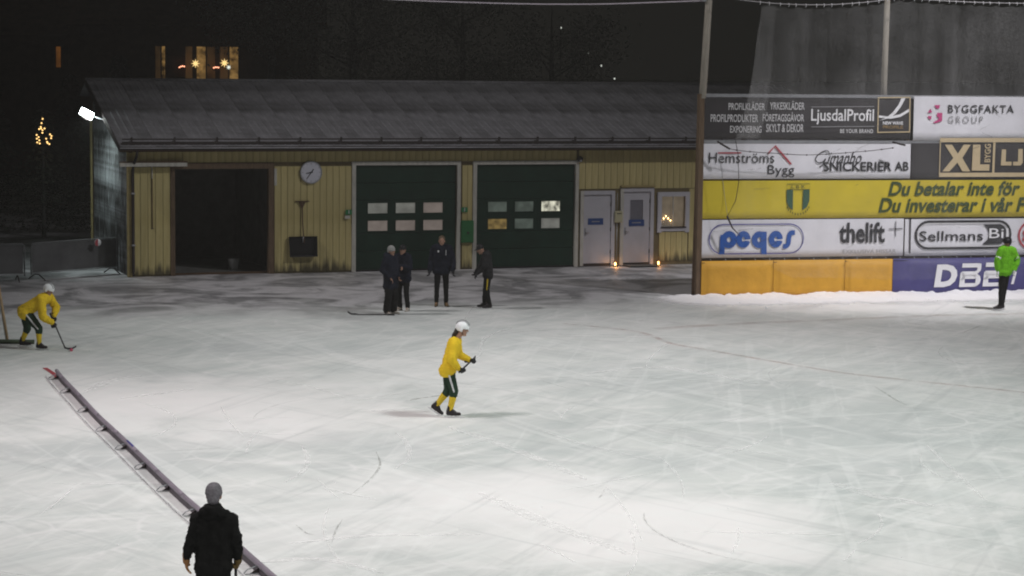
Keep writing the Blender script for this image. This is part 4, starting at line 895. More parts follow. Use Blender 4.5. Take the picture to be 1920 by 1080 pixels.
# ------------------------------------------------------------------ things lying on the ice
def bandy_stick(p0, p1, blade_dir, label, cat='stick', m='wood_dark', group=None):
    p0 = Vector(p0); p1 = Vector(p1); k = empty('bandy_stick', p1, 0, label, cat, group)
    d = (p1-p0); a = p0-p1; bd = Vector(blade_dir).normalized()
    MB().tube([a, a*.5, (0, 0, 0)], [.017, .015, .014], 8).build('shaft', M[m], k)
    MB().tube([a, a*.82], .021, 8).build('grip', M['black'], k)
    P = [Vector((0, 0, 0))-d.normalized()*.03, bd*.05-d.normalized()*(-.01), bd*.15, bd*.24+Vector((0, 0, .05))]
    b = MB(); vs = []
    for i, q in enumerate(P):
        n = bd.cross(Vector((0, 0, 1))).normalized()*.008; u = Vector((0, 0, .032 if i else .02)); vs += [q-n-u*.3, q+n-u*.3, q+n+u, q-n+u]
    b.add(vs, [(4*i+a_, 4*i+(a_+1) % 4, 4*i+4+(a_+1) % 4, 4*i+4+a_) for i in range(3) for a_ in range(4)]+[(3, 2, 1, 0), (12, 13, 14, 15)]); b.build('blade', M['wood_dark'], k); return k
bandy_stick((-2.92, 54.15, .03), (-3.85, 54.05, .03), (-1, .2, 0), 'dark stick lying flat on the ice at the feet of the person in grey beanie')

# scuffs and screws on the boards, small clods of snow broken off the bank
c, sn = math.cos(FR), math.sin(FR)
b = MB(); rr = random.Random(33)
for i in range(110):
    s = rr.uniform(-.8, 13); w = -.7-abs(rr.gauss(0, 1.0)); r = rr.uniform(.008, .03)
    b.ellipsoid((FP.x+s*c-w*sn, FP.y+s*sn+w*c, r*.3), ((r*1.3, 0, 0), (0, r, 0), (0, 0, r*.7)), 6, 4)
tag(b.build('snow_clods', M['snow']), kind='stuff')
M['scuff'] = faded('dark_scuff', (.12, .11, .11), .35, 5)
for kn in [o for o in bpy.data.objects if o.name.startswith('advertising')]:
    s0, h0 = K[kn.name]; L = FL-s0 if FL-s0 < 9.9 else 10; L = min(L, 6 if s0 < 1 and 'yellow' not in kn['label'] else 10)
    b = MB()
    for i in range(9):
        x_, z_ = rr.uniform(.2, L-.5), rr.uniform(.1, .9); a = rr.uniform(-.5, .5); l = rr.uniform(.08, .5); w_ = rr.uniform(.008, .03)
        b.add([(x_, -.042, z_), (x_+l*math.cos(a), -.042, z_+l*math.sin(a)), (x_+l*math.cos(a)-w_*math.sin(a), -.042, z_+l*math.sin(a)+w_), (x_, -.042, z_+w_)], [(0, 1, 2, 3)])
    b.build('scuff_marks', M['scuff'], kn)

# ------------------------------------------------------------------ people
def V3(*a): return Vector(a)
def remeshed(b, voxel, smooth=4, amp=0, sc=8, seed=0):
    me = b.mesh('raw'); o = bpy.data.objects.new('raw', me); COL.objects.link(o)
    m = o.modifiers.new('r', 'REMESH'); m.mode = 'VOXEL'; m.voxel_size = voxel; m.use_smooth_shade = True
    if smooth: s = o.modifiers.new('s', 'SMOOTH'); s.iterations = smooth; s.factor = .5
    bpy.context.view_layer.update(); out = bpy.data.meshes.new_from_object(o.evaluated_get(bpy.context.evaluated_depsgraph_get()))
    bpy.data.objects.remove(o); bpy.data.meshes.remove(me)
    if amp:
        ns = [v.normal.copy() for v in out.vertices]; off_ = Vector((seed*3.1, seed*1.7, 0))
        for v, n in zip(out.vertices, ns):
            p = v.co*sc+off_; d = noise.noise(p)+.6*(abs(noise.noise(Vector((p.x*2.3, p.y*2.3, p.z*3.1))))-.25)*2; v.co += n*d*amp
    out.polygons.foreach_set('use_smooth', [True]*len(out.polygons)); out.materials.clear(); return out
def lerp(a, b, t): return a+(b-a)*t
def hand_shape(b, w, d, n, curl, side, s=1.0, fat=0.0):
    """wrist, finger direction, palm normal (towards what is gripped), curl in degrees per joint, thumb side vector"""
    d = d.normalized(); n = (n-d*n.dot(d)).normalized(); t = side-d*side.dot(d)-n*side.dot(n); t = t.normalized()
    for k in (-1, -.33, .33, 1): b.capsule(w+t*k*.018*s, w+d*.085*s+t*k*.032*s, (.014+fat)*s, (.0125+fat)*s, 8)
    L = (.070, .084, .078, .060); rr_ = (.0092, .0095, .009, .008)
    for i, k in enumerate((1, .36, -.3, -1)):
        p = w+d*.088*s+t*k*.033*s; a = 0; l = L[i]*s
        for j, f in enumerate((.45, .32, .26)):
            a += R(curl*(1, 1.1, .8)[j]+i*2); q = p+(d*math.cos(a)+n*math.sin(a)+t*k*.05)*l*f; b.capsule(p, q, (rr_[i]+fat)*s*(1-.08*j), (rr_[i]+fat)*s*(.94-.1*j), 8); p = q
    p = w+d*.028*s+t*.028*s; q = p+(d*.7+t*.65+n*.25).normalized()*.038*s; b.capsule(p, q, (.013+fat)*s, (.0105+fat)*s, 8)
    r_ = q+(d*.75+n*(.3+curl/70)+t*.1).normalized()*.033*s; b.capsule(q, r_, (.0105+fat)*s, (.009+fat)*s, 8)
def person(org, label, J, wear, face, up=(0, 0, 1), hands=None, group=None, hs=1.0, sk=1.0):
    root = empty('person', org, 0, label, 'person', group)
    J = {k: Vector(v) for k, v in J.items()}; f = Vector(face).normalized(); u = Vector(up); u = (u-f*u.dot(f)).normalized(); r = f.cross(u)
    H = J['head']; seed = abs(org[0]*7+org[1])
    shc = (J['shL']+J['shR'])/2; hpc = (J['hipL']+J['hipR'])/2
    si = {s: lerp(J['sh'+s], shc, .42) for s in 'LR'}
    b = MB()
    b.ellipsoid(H+u*.02, (r*.074*hs, f*.092*hs, u*.105*hs)); b.ellipsoid(H-u*.055*hs+f*.022*hs, (r*.056*hs, f*.062*hs, u*.062*hs))
    b.capsule(H+f*.088*hs+u*.018*hs, H+f*.106*hs-u*.018*hs, .010*hs, .015*hs, 8)                      # nose
    b.capsule(H+f*.078*hs+u*.038*hs-r*.03*hs, H+f*.078*hs+u*.038*hs+r*.03*hs, .014*hs, .014*hs, 8)    # brow
    b.capsule(H+f*.078*hs-u*.048*hs-r*.016*hs, H+f*.078*hs-u*.048*hs+r*.016*hs, .011*hs, .011*hs, 8)  # lips
    b.ellipsoid(H+f*.066*hs-u*.092*hs, (r*.026*hs, f*.022*hs, u*.02*hs))                              # chin
    for k in (-1, 1): b.ellipsoid(H+r*k*.076*hs-u*.002, (r*.011*hs, f*.02*hs, u*.032*hs), 10, 6)      # ears
    b.capsule(H-u*.06-f*.015, shc+V3(0, 0, .02), .052, .060)
    for s in 'LR':
        b.capsule(J['hip'+s], si[s], .085, .082); b.capsule(si[s], J['sh'+s], .075, .058)
        b.capsule(J['sh'+s], J['el'+s], .050, .040); b.capsule(J['el'+s], J['ha'+s], .040, .027)
        b.capsule(J['hip'+s], J['kn'+s], .088, .056); b.capsule(J['kn'+s], lerp(J['kn'+s], J['an'+s], .35), .056, .056); b.capsule(lerp(J['kn'+s], J['an'+s], .35), J['an'+s], .056, .037)
        b.capsule(J['an'+s], lerp(J['an'+s], J['to'+s], .6)+V3(0, 0, .004), .030, .018); b.capsule(J['an'+s], lerp(J['an'+s], J['to'+s], -.1)+V3(0, 0, -.02), .026, .026)
    b.capsule(hpc, shc, .10, .09)
    for s in 'LR':
        gl = MB()
        h = (hands or {}).get(s)
        if h is None:
            dd = (J['ha'+s]-J['el'+s]).normalized(); h = dict(d=dd, n=V3(1 if s == 'L' else -1, 0, 0), curl=22, side=f)
        hand_shape(b, J['ha'+s], Vector(h['d']), Vector(h['n']), h['curl'], Vector(h['side']), 1.0)
        if wear.get('gloves'): 
            dd = Vector(h['d']).normalized(); hand_shape(gl, J['ha'+s], Vector(h['d']), Vector(h['n']), h['curl'], Vector(h['side']), 1.05, wear.get('glove_fat', .006))
            gl.capsule(J['ha'+s]-dd*.05, J['ha'+s]+dd*.03, .040, .040)
            link_mesh('glove', remeshed(gl, .010, 2), M[wear['gloves'] if not (s == 'R' and wear.get('gloveR')) else wear['gloveR']], root)
    bd = remeshed(b, .0085, 3); link_mesh('body', bd, M['skin'], root)
    eb = MB()
    for k in (-1, 1): eb.ellipsoid(H+f*.083*hs+r*k*.031*hs+u*.016*hs, (r*.013*hs, f*.011*hs, u*.008*hs), 8, 5)
    eb.build('eyes', M['hair'], root)
    MB().capsule(H+f*.090*hs-u*.048*hs-r*.018*hs, H+f*.090*hs-u*.048*hs+r*.018*hs, .0035, .0035, 6).build('mouth', M['brown'], root)
    # legs
    lm, lo, le = wear['legs']
    b = MB(); b.capsule(J['hipL'], J['hipR'], .10+lo, .10+lo)
    for s in 'LR':
        kn = J['kn'+s]; an = J['an'+s]
        if le == 'knee': b.capsule(J['hip'+s], kn, .105+lo, .075+lo*.6); b.capsule(kn, lerp(kn, an, .20), .078+lo*.6, .072+lo*.5)
        else: b.capsule(J['hip'+s], kn, .10+lo, .072+lo); b.capsule(kn, lerp(kn, an, .92), .072+lo, wear.get('cuff', .062)+lo*.8)
    link_mesh('trousers', remeshed(b, .016, 3, .011, 7, seed), M[lm], root)
    if wear.get('socks'):
        for s in 'LR':
            b = MB(); b.capsule(J['kn'+s]+(J['an'+s]-J['kn'+s])*.12, lerp(J['kn'+s], J['an'+s], .4), .062, .066); b.capsule(lerp(J['kn'+s], J['an'+s], .4), J['an'+s], .066, .048)
            link_mesh('sock', remeshed(b, .014, 2, .004, 12, seed), M[wear['socks']], root)
    if wear.get('stripe'):
        b = MB(); sd = Vector(wear.get('stripe_side', (0, -1, 0)))
        for s in wear.get('stripe_legs', 'LR'):
            a_ = J['hip'+s]+sd*(.105+lo); c_ = J['kn'+s]+sd*(.070+lo*.6); b.capsule(a_+(c_-a_)*.05, lerp(a_, c_, .5)+sd*.006, .016, .018, 8); b.capsule(lerp(a_, c_, .5)+sd*.006, c_, .018, .013, 8)
        b.build('side_stripe', M[wear['stripe']], root)
    # feet
    fk, fm = wear['feet']
    for s in 'LR':
        an = J['an'+s]; to = J['to'+s]; d = to-an; fl = Vector((d.x, d.y, d.z)); 
        dn = wear.get('down'+s); 
        dn = Vector(dn) if dn else V3(0, 0, -1)
        fw = (d-dn*d.dot(dn)).normalized(); sole = an+dn*(.075 if fk == 'skate' else .07)
        b = MB(); b.capsule(an+dn*-.05, sole+fw*-.035+dn*-.025, .052, .045); b.capsule(sole-fw*.04-dn*.01, sole+fw*.16*sk-dn*.0, .040, .034); b.capsule(an, sole+fw*.10, .046, .040)
        b.capsule(sole+fw*.02-fw.cross(dn)*.01, sole+fw*.15*sk+fw.cross(dn)*.012, .036, .030)
        ft = link_mesh('skate' if fk == 'skate' else 'shoe', remeshed(b, .012, 2), M[fm], root)
        if fk == 'skate':
            q = fw.cross(dn).normalized()*.003; vs = []
            base = sole+dn*.030
            P = [base-fw*.11+dn*.012, base-fw*.10+dn*.032, base+fw*.20+dn*.036, base+fw*.25+dn*.018, base+fw*.18+dn*.010, base-fw*.05+dn*.010]
            for p in P: vs.append(p-q)
            for p in P: vs.append(p+q)
            n_ = len(P); bl = MB().add(vs, [tuple(range(n_))[::-1], tuple(range(n_, 2*n_))]+[(i, (i+1) % n_, n_+(i+1) % n_, n_+i) for i in range(n_)])
            for tt in (-.05, .10): bl.capsule(base+fw*tt-dn*.02, base+fw*tt+dn*.016, .012, .008, 6)
            bl.build('blade', M['blade'], ft)
        else:
            MB().capsule(sole-fw*.05+dn*.022, sole+fw*.17*sk+dn*.022, .030, .028, 10).build('sole', M['black'], ft)
    # top
    tm, hem, lo = wear['top']
    b = MB(); dnv = (hpc-shc).normalized(); dh = V3(0, 0, -1)*.5+dnv*.5
    if wear.get('flare'): fl_ = wear['flare']
    else: fl_ = .015
    for s in 'LR':
        b.capsule(si[s], J['hip'+s], .103+lo, .103+lo); b.capsule(J['hip'+s], J['hip'+s]+dh*hem, .103+lo, .103+lo+fl_)
        b.capsule(si[s], J['sh'+s], .088+lo, .070+lo); b.capsule(J['sh'+s], J['el'+s], .070+lo, .058+lo*1.1); b.capsule(J['el'+s], lerp(J['el'+s], J['ha'+s], .93), .058+lo*1.1, .044+lo*.7)
    b.capsule(hpc, shc, .115+lo, .105+lo); b.capsule(shc, lerp(shc, H, .42), .085+lo*.5, .062)
    b.capsule(J['hipL']+dh*hem, J['hipR']+dh*hem, .103+lo+fl_, .103+lo+fl_)
    if wear.get('hood'): b.ellipsoid(H-u*.125-f*.03, (r*.108, f*.10, u*.062), 14, 8); hb = shc-f*.07+V3(0, 0, .075); b.capsule(hb-r*.08, hb+r*.08, .075, .075); b.capsule(shc+r*.10+V3(0, 0, .02), shc-r*.10+V3(0, 0, .02), .07, .07); b.capsule(shc, lerp(shc, H, .50)-f*.02, .115, .086)
    link_mesh('jacket' if wear.get('kind', 'jacket') == 'jacket' else 'jersey', remeshed(b, .014, 3, .017, 8, seed+1), M[tm], root)
    # head wear
    hk, hm = wear['headwear']
    b = MB(); C_ = H+u*.035
    if hk == 'helmet':
        b.ellipsoid(C_+u*.018-f*.005, (r*.108, f*.128, u*.112), 18, 12); b.capsule(H+r*.085-u*.01-f*.01, H+r*.080+u*.05, .026, .03); b.capsule(H-r*.085-u*.01-f*.01, H-r*.080+u*.05, .026, .03)
        me = b.mesh('helmet'); bm = bmesh.new(); bm.from_mesh(me)
        bmesh.ops.bisect_plane(bm, geom=bm.verts[:]+bm.edges[:]+bm.faces[:], plane_co=H+u*.022+f*.0, plane_no=-(u*1.0-f*.0), clear_outer=False)
        rem = [v for v in bm.verts if (v.co-H).dot(u) < .018 and (v.co-H).dot(f) > .02]; bmesh.ops.delete(bm, geom=rem, context='VERTS'); 
        rem = [v for v in bm.verts if (v.co-H).dot(u) < -.035]; bmesh.ops.delete(bm, geom=rem, context='VERTS'); bm.to_mesh(me); bm.free(); me.polygons.foreach_set('use_smooth', [True]*len(me.polygons))
        hl = link_mesh('helmet', me, M[hm], root)
        rb = MB()
        for k in (-.05, 0, .05): rb.tube([C_+u*math.sin(a)*.125+f*math.cos(a)*-.13+r*k+u*.016-u*abs(k)*.25 for a in [R(25)+R(130)*i/8 for i in range(9)]], .006, 5)
        rb.build('vent_rib', M['grey_ink'] if hm == 'helmet' else M['black'], hl)
        MB().tube([H+r*.08-u*.0, H+r*.06-u*.07+f*.02, H-u*.115+f*.03, H-r*.06-u*.07+f*.02, H-r*.08], .006, 5).build('chin_strap', M['black'], hl)
    elif hk == 'beanie':
        b.ellipsoid(C_+u*.018-f*.008, (r*.093, f*.108, u*.100), 16, 10)
        b.ellipsoid(C_-u*.0-f*.006, (r*.097, f*.112, u*.04), 16, 6)
        if wear.get('low'): b.capsule(H-f*.045, H-f*.05-u*.02, .075, .07)
        link_mesh('beanie', remeshed(b, .009, 1, .003, 30, seed), M[hm], root)
    elif hk == 'cap':
        b.ellipsoid(C_+u*.02-f*.006, (r*.086, f*.102, u*.098), 16, 10); b.ellipsoid(C_+f*.115+u*.01, (r*.065, f*.055, u*.010), 12, 6); link_mesh('cap', remeshed(b, .008, 1), M[hm], root)
    elif hk == 'hair':
        b.ellipsoid(C_+u*.012-f*.018, (r*.085, f*.092, u*.105), 16, 10); link_mesh('hair', remeshed(b, .009, 1, .006, 25, seed), M[hm], root)
    if wear.get('tail'):
        b = MB(); P = [Vector(p) for p in wear['tail']]
        for i in range(len(P)-1): b.capsule(P[i], P[i+1], .045-.008*i, .040-.008*i)
        link_mesh('hair', remeshed(b, .010, 1, .006, 22), M['hair'], root)
    return root
K_ = 9.81
# skater in the middle, gliding to the right
sk1 = person((-1.12, 38.59)+(0,) if False else (*(-1.12, 38.59), 0), 'skater in yellow jersey and white helmet gliding right across the middle of the ice',
  dict(head=(.245, 0, 1.575), shL=(.125, .165, 1.345), shR=(.10, -.17, 1.335), hipL=(.0, .09, .89), hipR=(-.01, -.09, .89), elL=(.20, .28, 1.08), elR=(.055, -.27, 1.07),
       haL=(.36, .28, .985), haR=(.20, -.18, .90), knL=(-.0, .10, .47), knR=(.11, -.09, .48), anL=(-.20, .12, .20), anR=(.045, -.08, .145), toL=(-.12, .12, .06), toR=(.20, -.09, .075)),
  dict(top=('yellow_jersey', .03, .018), kind='jersey', legs=('green_cloth', .008, 'knee'), socks='yellow_sock', feet=('skate', 'boot_black'), gloves='glove_dark', glove_fat=.013, headwear=('helmet', 'helmet'),
       stripe='light_ink', stripe_legs='R', tail=[(.15, .0, 1.56), (.10, -.02, 1.47), (.06, -.04, 1.37)], downL=(-.55, 0, -.83), flare=.03),
  (1, -.12, -.12), (.1, 0, 1), hands=dict(L=dict(d=(.9, .1, .1), n=(0, -.3, -1), curl=62, side=(0, -1, .2)), R=dict(d=(.7, .3, -.6), n=(.3, .5, .3), curl=62, side=(0, .8, .5))))
bx, by = (-1.12, 38.59)
bandy_stick((bx+.205, by-.34, .86), (bx+.455, by+.62, .985), (.05, 1, -.3), 'bandy stick held level in both gloves by the gliding skater')
# skater at the left edge, bent over the ball
ox, oy = (-10.24, 47.10)
person((ox, oy, 0), 'skater in yellow jersey stooping over the ball at the left by the goal',
  dict(head=(.195, 0, 1.285), shL=(.17, .19, 1.13), shR=(.07, -.19, 1.10), hipL=(-.34, .12, .84), hipR=(-.28, -.12, .84), elL=(.32, .20, .90), elR=(.13, -.26, .74),
       haL=(.30, .02, .72), haR=(.30, -.10, .60), knL=(-.30, .16, .45), knR=(.01, -.14, .47), anL=(-.42, .20, .165), anR=(.02, -.14, .145), toL=(-.28, .24, .075), toR=(.17, -.18, .065)),
  dict(top=('yellow_jersey', .03, .03), kind='jersey', legs=('green_cloth', .02, 'knee'), socks='yellow_sock', feet=('skate', 'boot_black'), gloves='glove_dark', glove_fat=.012, headwear=('helmet', 'helmet'), stripe='light_ink', stripe_legs='R', flare=.02),
  (.85, -.25, -.35), (.35, 0, 1), hands=dict(L=dict(d=(.1, -.1, -1), n=(-.2, -1, 0), curl=65, side=(1, 0, .2)), R=dict(d=(.3, 0, -1), n=(-.2, 1, 0), curl=65, side=(1, 0, .2))))
bandy_stick((ox+.24, oy-.05, .80), (ox+.60, oy-.22, .045), (1, -.1, 0), 'bandy stick held down to the ball by the stooping skater')
k = empty('bandy_ball', (ox+.74, oy-.28, .033), 0, 'small pink ball on the ice at the stick blade of the stooping skater', 'ball')
MB().ellipsoid((0, 0, 0), ((.034, 0, 0), (0, .034, 0), (0, 0, .034)), 14, 10).build('ball_shell', M['pink_tape'], k)
MB().tube([(math.cos(2*PI*i/16)*.0345, math.sin(2*PI*i/16)*.0345, 0) for i in range(17)], .0015, 4).build('ball_seam', M['red_ink'], k)
# four people in the yard
def stand(dx=0, w=.17, h=1.75, turn=0, lean=0, arms='down'):
    s = h/1.75; c, sn = math.cos(R(turn)), math.sin(R(turn))    # turn 0: faces the camera (-y)
    def P(x, y, z): x *= s; y *= s; return (x*c-y*sn+dx+lean*z, x*sn+y*c, z*s)
    J = dict(head=P(0, -.02, 1.61), shL=P(w, 0, 1.43), shR=P(-w, 0, 1.43), hipL=P(.09, 0, .93), hipR=P(-.09, 0, .93), knL=P(.11, -.03, .50), knR=P(-.11, -.03, .50),
             anL=P(.12, .02, .09), anR=P(-.12, .02, .09), toL=P(.15, -.13, .04), toR=P(-.15, -.13, .04))
    if arms == 'down': J.update(elL=P(w+.07, .03, 1.15), elR=P(-w-.07, .03, 1.15), haL=P(w+.09, -.05, .90), haR=P(-w-.09, -.05, .90))
    if arms == 'pocket': J.update(elL=P(w+.09, .06, 1.14), elR=P(-w-.09, .06, 1.14), haL=P(w+.0, -.12, .95), haR=P(-w, -.12, .95))
    if arms == 'folded': J.update(elL=P(w+.06, -.06, 1.16), elR=P(-w-.06, -.06, 1.16), haL=P(-.05, -.24, 1.20), haR=P(.05, -.22, 1.16))
    return J
GY = 'onlookers standing in front of the green doors'
x, y = (-3.06, 54.48)
person((x, y, 0), 'person in pale grey beanie and long dark coat with white shoes, leftmost in the yard', stand(.02, .155, 1.72, 50, 0, 'pocket'),
  dict(top=('navy_cloth', .20, .02), legs=('black_cloth', .02, 'ankle'), cuff=.085, feet=('shoe', 'shoe_white'), headwear=('beanie', 'pale_knit'), low=1, hood=1), (.7, -.6, -.05), group=GY)
x, y = (-2.75, 55.22)
person((x, y, 0), 'person in dark cap and dark navy jacket with folded arms, beside the grey beanie', stand(.0, .165, 1.68, -28, -.01, 'folded'),
  dict(top=('navy_cloth', .06, .02), legs=('black_cloth', .0, 'ankle'), feet=('shoe', 'shoe_white'), headwear=('cap', 'black')), (-.55, -.8, -.1), group=GY)
x, y = (-1.89, 56.41)
J = stand(.06, .19, 1.84, 6, 0, 'down'); J['haL'] = (.36, -.12, .93); J['haR'] = (-.24, -.12, .93); J['elL'] = (.35, .02, 1.18); J['elR'] = (-.21, .02, 1.18)
pc_ = person((x, y, 0), 'tall bareheaded person in dark navy jacket with white chest marks and tan boots', J,
  dict(top=('navy_cloth', .04, .025), legs=('black_cloth', .0, 'ankle'), feet=('shoe', 'boot_brown'), headwear=('hair', 'fair_hair'), gloves='glove_dark'), (.05, -1, -.05), group=GY)
MB().box(.0, .012, -.182, -.172, 1.30, 1.44).build('white_stripe', M['light_ink'], pc_, (.17, 0, .04)); MB().ellipsoid((-.02, -.175, 1.44), ((.022, 0, 0), (0, .008, 0), (0, 0, .03)), 10, 6).build('chest_badge', M['light_ink'], pc_)
x, y = (-0.68, 56.03)
person((x, y, 0), 'person in dark jacket and trousers with yellow piping leaning forward, rightmost in the yard',
  dict(head=(-.14, -.02, 1.52), shL=(.03, -.17, 1.38), shR=(-.0, .16, 1.38), hipL=(.06, -.09, .90), hipR=(.05, .09, .90), elL=(-.02, -.26, 1.12), elR=(-.12, .22, 1.12), haL=(-.20, -.22, .93), haR=(-.24, .10, .94),
       knL=(.03, -.10, .50), knR=(.0, .10, .50), anL=(.10, -.10, .125), anR=(-.03, .10, .125), toL=(.0, -.13, .06), toR=(-.17, .10, .06)),
  dict(top=('charcoal', .04, .02), legs=('black_cloth', .0, 'ankle'), feet=('skate', 'boot_black'), headwear=('cap', 'black'), stripe='yellow_sock', stripe_legs='L', gloves='glove_dark'), (-.85, -.35, -.4), (-.3, 0, 1), group=GY)
# referee
x, y = (12.74, 56.85)
rf = person((x, y, 0), 'referee in lime green jersey, black trousers and black helmet before the navy pad',
  dict(head=(.16, -.02, 1.76), shL=(.33, .05, 1.57), shR=(-.01, -.07, 1.57), hipL=(.18, .04, 1.02), hipR=(.05, -.04, 1.02), elL=(.45, .08, 1.30), elR=(-.10, -.08, 1.29), haL=(.36, -.02, 1.06), haR=(-.08, -.10, 1.05),
       knL=(.14, .06, .56), knR=(.04, -.05, .56), anL=(.09, .08, .155), anR=(.02, -.05, .155), toL=(-.04, .06, .085), toR=(-.13, -.07, .085)),
  dict(top=('lime', .0, .03), kind='jersey', legs=('black_cloth', .002, 'ankle'), feet=('skate', 'boot_black'), headwear=('helmet', 'black'), gloves='glove_white'), (-.75, -.6, -.1))
MB().tube([(.400, .065, 1.42), (.424, .072, 1.36)], .088, 14).build('arm_band', M['white_ink'], rf)
MB().tube([(-.062, -.075, 1.42), (-.080, -.078, 1.36)], .088, 14).build('arm_band', M['white_ink'], rf)
# man in the foreground, seen from behind
x, y = (-3.18, 23.04)
person((x, y, 0), 'broad man in black hooded jacket and grey beanie seen from behind at lower left',
  dict(head=(.015, 0, 1.655), shL=(-.175, .02, 1.395), shR=(.205, .02, 1.405), hipL=(-.085, 0, .96), hipR=(.10, 0, .96), elL=(-.240, -.02, 1.17), elR=(.262, -.03, 1.17), haL=(-.288, .03, .965), haR=(.270, .05, .965),
       knL=(-.12, .03, .50), knR=(.13, .03, .50), anL=(-.13, 0, .10), anR=(.14, 0, .10), toL=(-.15, .15, .04), toR=(.17, .15, .04)),
  dict(top=('black_cloth', .07, .004), legs=('black_cloth', .0, 'ankle'), feet=('shoe', 'boot_black'), headwear=('beanie', 'grey_knit'), low=1, hood=1, gloves='glove_tan', gloveR='glove_brown', glove_fat=.004), (.05, 1, -.05),
  hands=dict(L=dict(d=(.05, .0, -1), n=(1, .1, 0), curl=14, side=(0, 1, 0)), R=dict(d=(-.1, .1, -1), n=(-1, 0, 0), curl=60, side=(0, 1, .1))))
bandy_stick((x+.235, y+.08, 1.02), (x+.225, y+.25, .04), (.1, 1, 0), 'bandy stick held upright beside the man in the black jacket')

# ------------------------------------------------------------------ night background
def far_house():
    k = empty('dark_house', (-18.2, 112, 0), R(4), 'dark timber house beyond the garage roof with lit Christmas windows', 'house', )
    MB().box(-4.5, 8, 0, 8, 0, 8.0).build('wall', M['house'], k)
    MB().add([(-5, -.5, 8), (8.5, -.5, 8), (8.5, 4, 10.5), (-5, 4, 10.5), (-5, 8.5, 8), (8.5, 8.5, 8)], [(0, 1, 2, 3), (3, 2, 5, 4)]).build('roof', M['house'], k)
    # lit window panes; x positions from the left corner, each a frame with its pane
    sp = [(277.5, 287, 'warm_dim', 1.0), (289.5, 295.5, 'warm', 1.0), (333, 346, 'warm_dim', 1.1), (354, 370.5, 'warm', 1.15), (373, 388, 'warm_dim', 1.15), (397, 412, 'warm_dim', 1.1), (415, 431, 'warm', 1.1)]
    for a, c, m_, hh in sp:
        x0 = (a-960)/4100*112+18.2+.0; x1 = (c-960)/4100*112+18.2; x0 += .35; x1 += .35
        w_ = MB().box(x0-.04, x0, -.06, .0, 5.30, 6.95).box(x1, x1+.04, -.06, .0, 5.30, 6.95).box(x0-.04, x1+.04, -.06, 0, 6.95, 7.0).box(x0-.04, x1+.04, -.06, 0, 5.25, 5.30).build('window', M['house'], k)
        MB().box(x0, x1, -.03, -.02, 5.30, 6.95).build('pane', M[m_], w_)
    return k
k = far_house()
def at(px, py, Y): return ((px-960)/4100*Y, Y, 6.3-(py-(118+.011*(px-960)))/4100*Y)
def lights(name, pts, Y, r, m, label, cat, group=None, part='bulb', extra=None):
    p0 = at(*pts[0], Y); k = empty(name, p0, 0, label, cat, group)
    for q in pts:
        p = at(*q, Y); MB().ellipsoid((p[0]-p0[0], 0, p[2]-p0[2]), ((r, 0, 0), (0, r, 0), (0, 0, r)), 7, 4).build(part, M[m], k)
    xs = [at(*q, Y)[0]-p0[0] for q in pts]; zs = [at(*q, Y)[2]-p0[2] for q in pts]
    if extra != 'none': MB().box(min(xs)-.06, max(xs)+.06, .02, .08, min(zs)-.16, min(zs)-.10).build('stand', M['house'], k)
    return k
lights('window_candelabra', [(335, 126), (338, 124.5), (341, 124), (344, 124.5)], 111.7, .035, 'bulb_red', 'row of tiny reddish candle bulbs in the left of the far lit windows', 'candelabra', 'candle rows in the far windows')
lights('window_candelabra', [(399, 127), (402, 126), (405, 126), (408, 126.5)], 111.7, .035, 'bulb_red', 'row of tiny reddish candle bulbs in the right of the far lit windows', 'candelabra', 'candle rows in the far windows')
lights('window_candelabra', [(505.5, 139.5), (510, 139)], 118, .06, 'bulb_red', 'pair of tiny red white lights alone in the dark right of the far windows', 'lights')
lights('window_candelabra', [(659, 158), (668, 159), (674, 159.5), (679, 158.5)], 120, .045, 'bulb_red', 'row of faint reddish lights just above the middle of the garage roof ridge', 'lights')
def star(px, py, Y, r, m, lab):
    k = empty('paper_star', at(px, py, Y), 0, lab, 'star lamp', 'star lamps in the far windows'); b = MB(); n = 8
    vs = [(math.cos(PI*i/n)*(r if i % 2 == 0 else r*.38), 0, math.sin(PI*i/n)*(r if i % 2 == 0 else r*.38)) for i in range(2*n)]+[(0, -.09, 0), (0, .05, 0)]
    b.add(vs, [(i, (i+1) % (2*n), 2*n) for i in range(2*n)]+[((i+1) % (2*n), i, 2*n+1) for i in range(2*n)]).build('shade', M[m], k); MB().tube([(0, 0, r), (0, 0, r+.3)], .008, 4).build('cord', M['house'], k)
star(365, 119, 111.6, .24, 'star', 'bright eight pointed star lamp in the middle far window'); star(419, 118, 111.6, .24, 'star', 'yellow star lamp in the rightmost far window')
star(427, 126, 111.5, .14, 'dot', 'small white star lamp low in the rightmost far window')
k = empty('dark_house', (-24.8, 118, 0), 0, 'dark house with one narrow glowing window at far left', 'house')
MB().box(-5, 4, 0, 6, 0, 7.5).build('wall', M['house'], k); MB().add([(-5.4, -.4, 7.5), (4.4, -.4, 7.5), (4.4, 3, 9.5), (-5.4, 3, 9.5)], [(0, 1, 2, 3)]).build('roof', M['house'], k)
w_ = MB().box(.12, .5, -.05, 0, 5.75, 5.8).box(.12, .5, -.05, 0, 6.9, 6.95).build('window', M['house'], k); MB().box(.20, .44, -.03, -.02, 5.8, 6.9).build('pane', M['orange_dim'], w_)
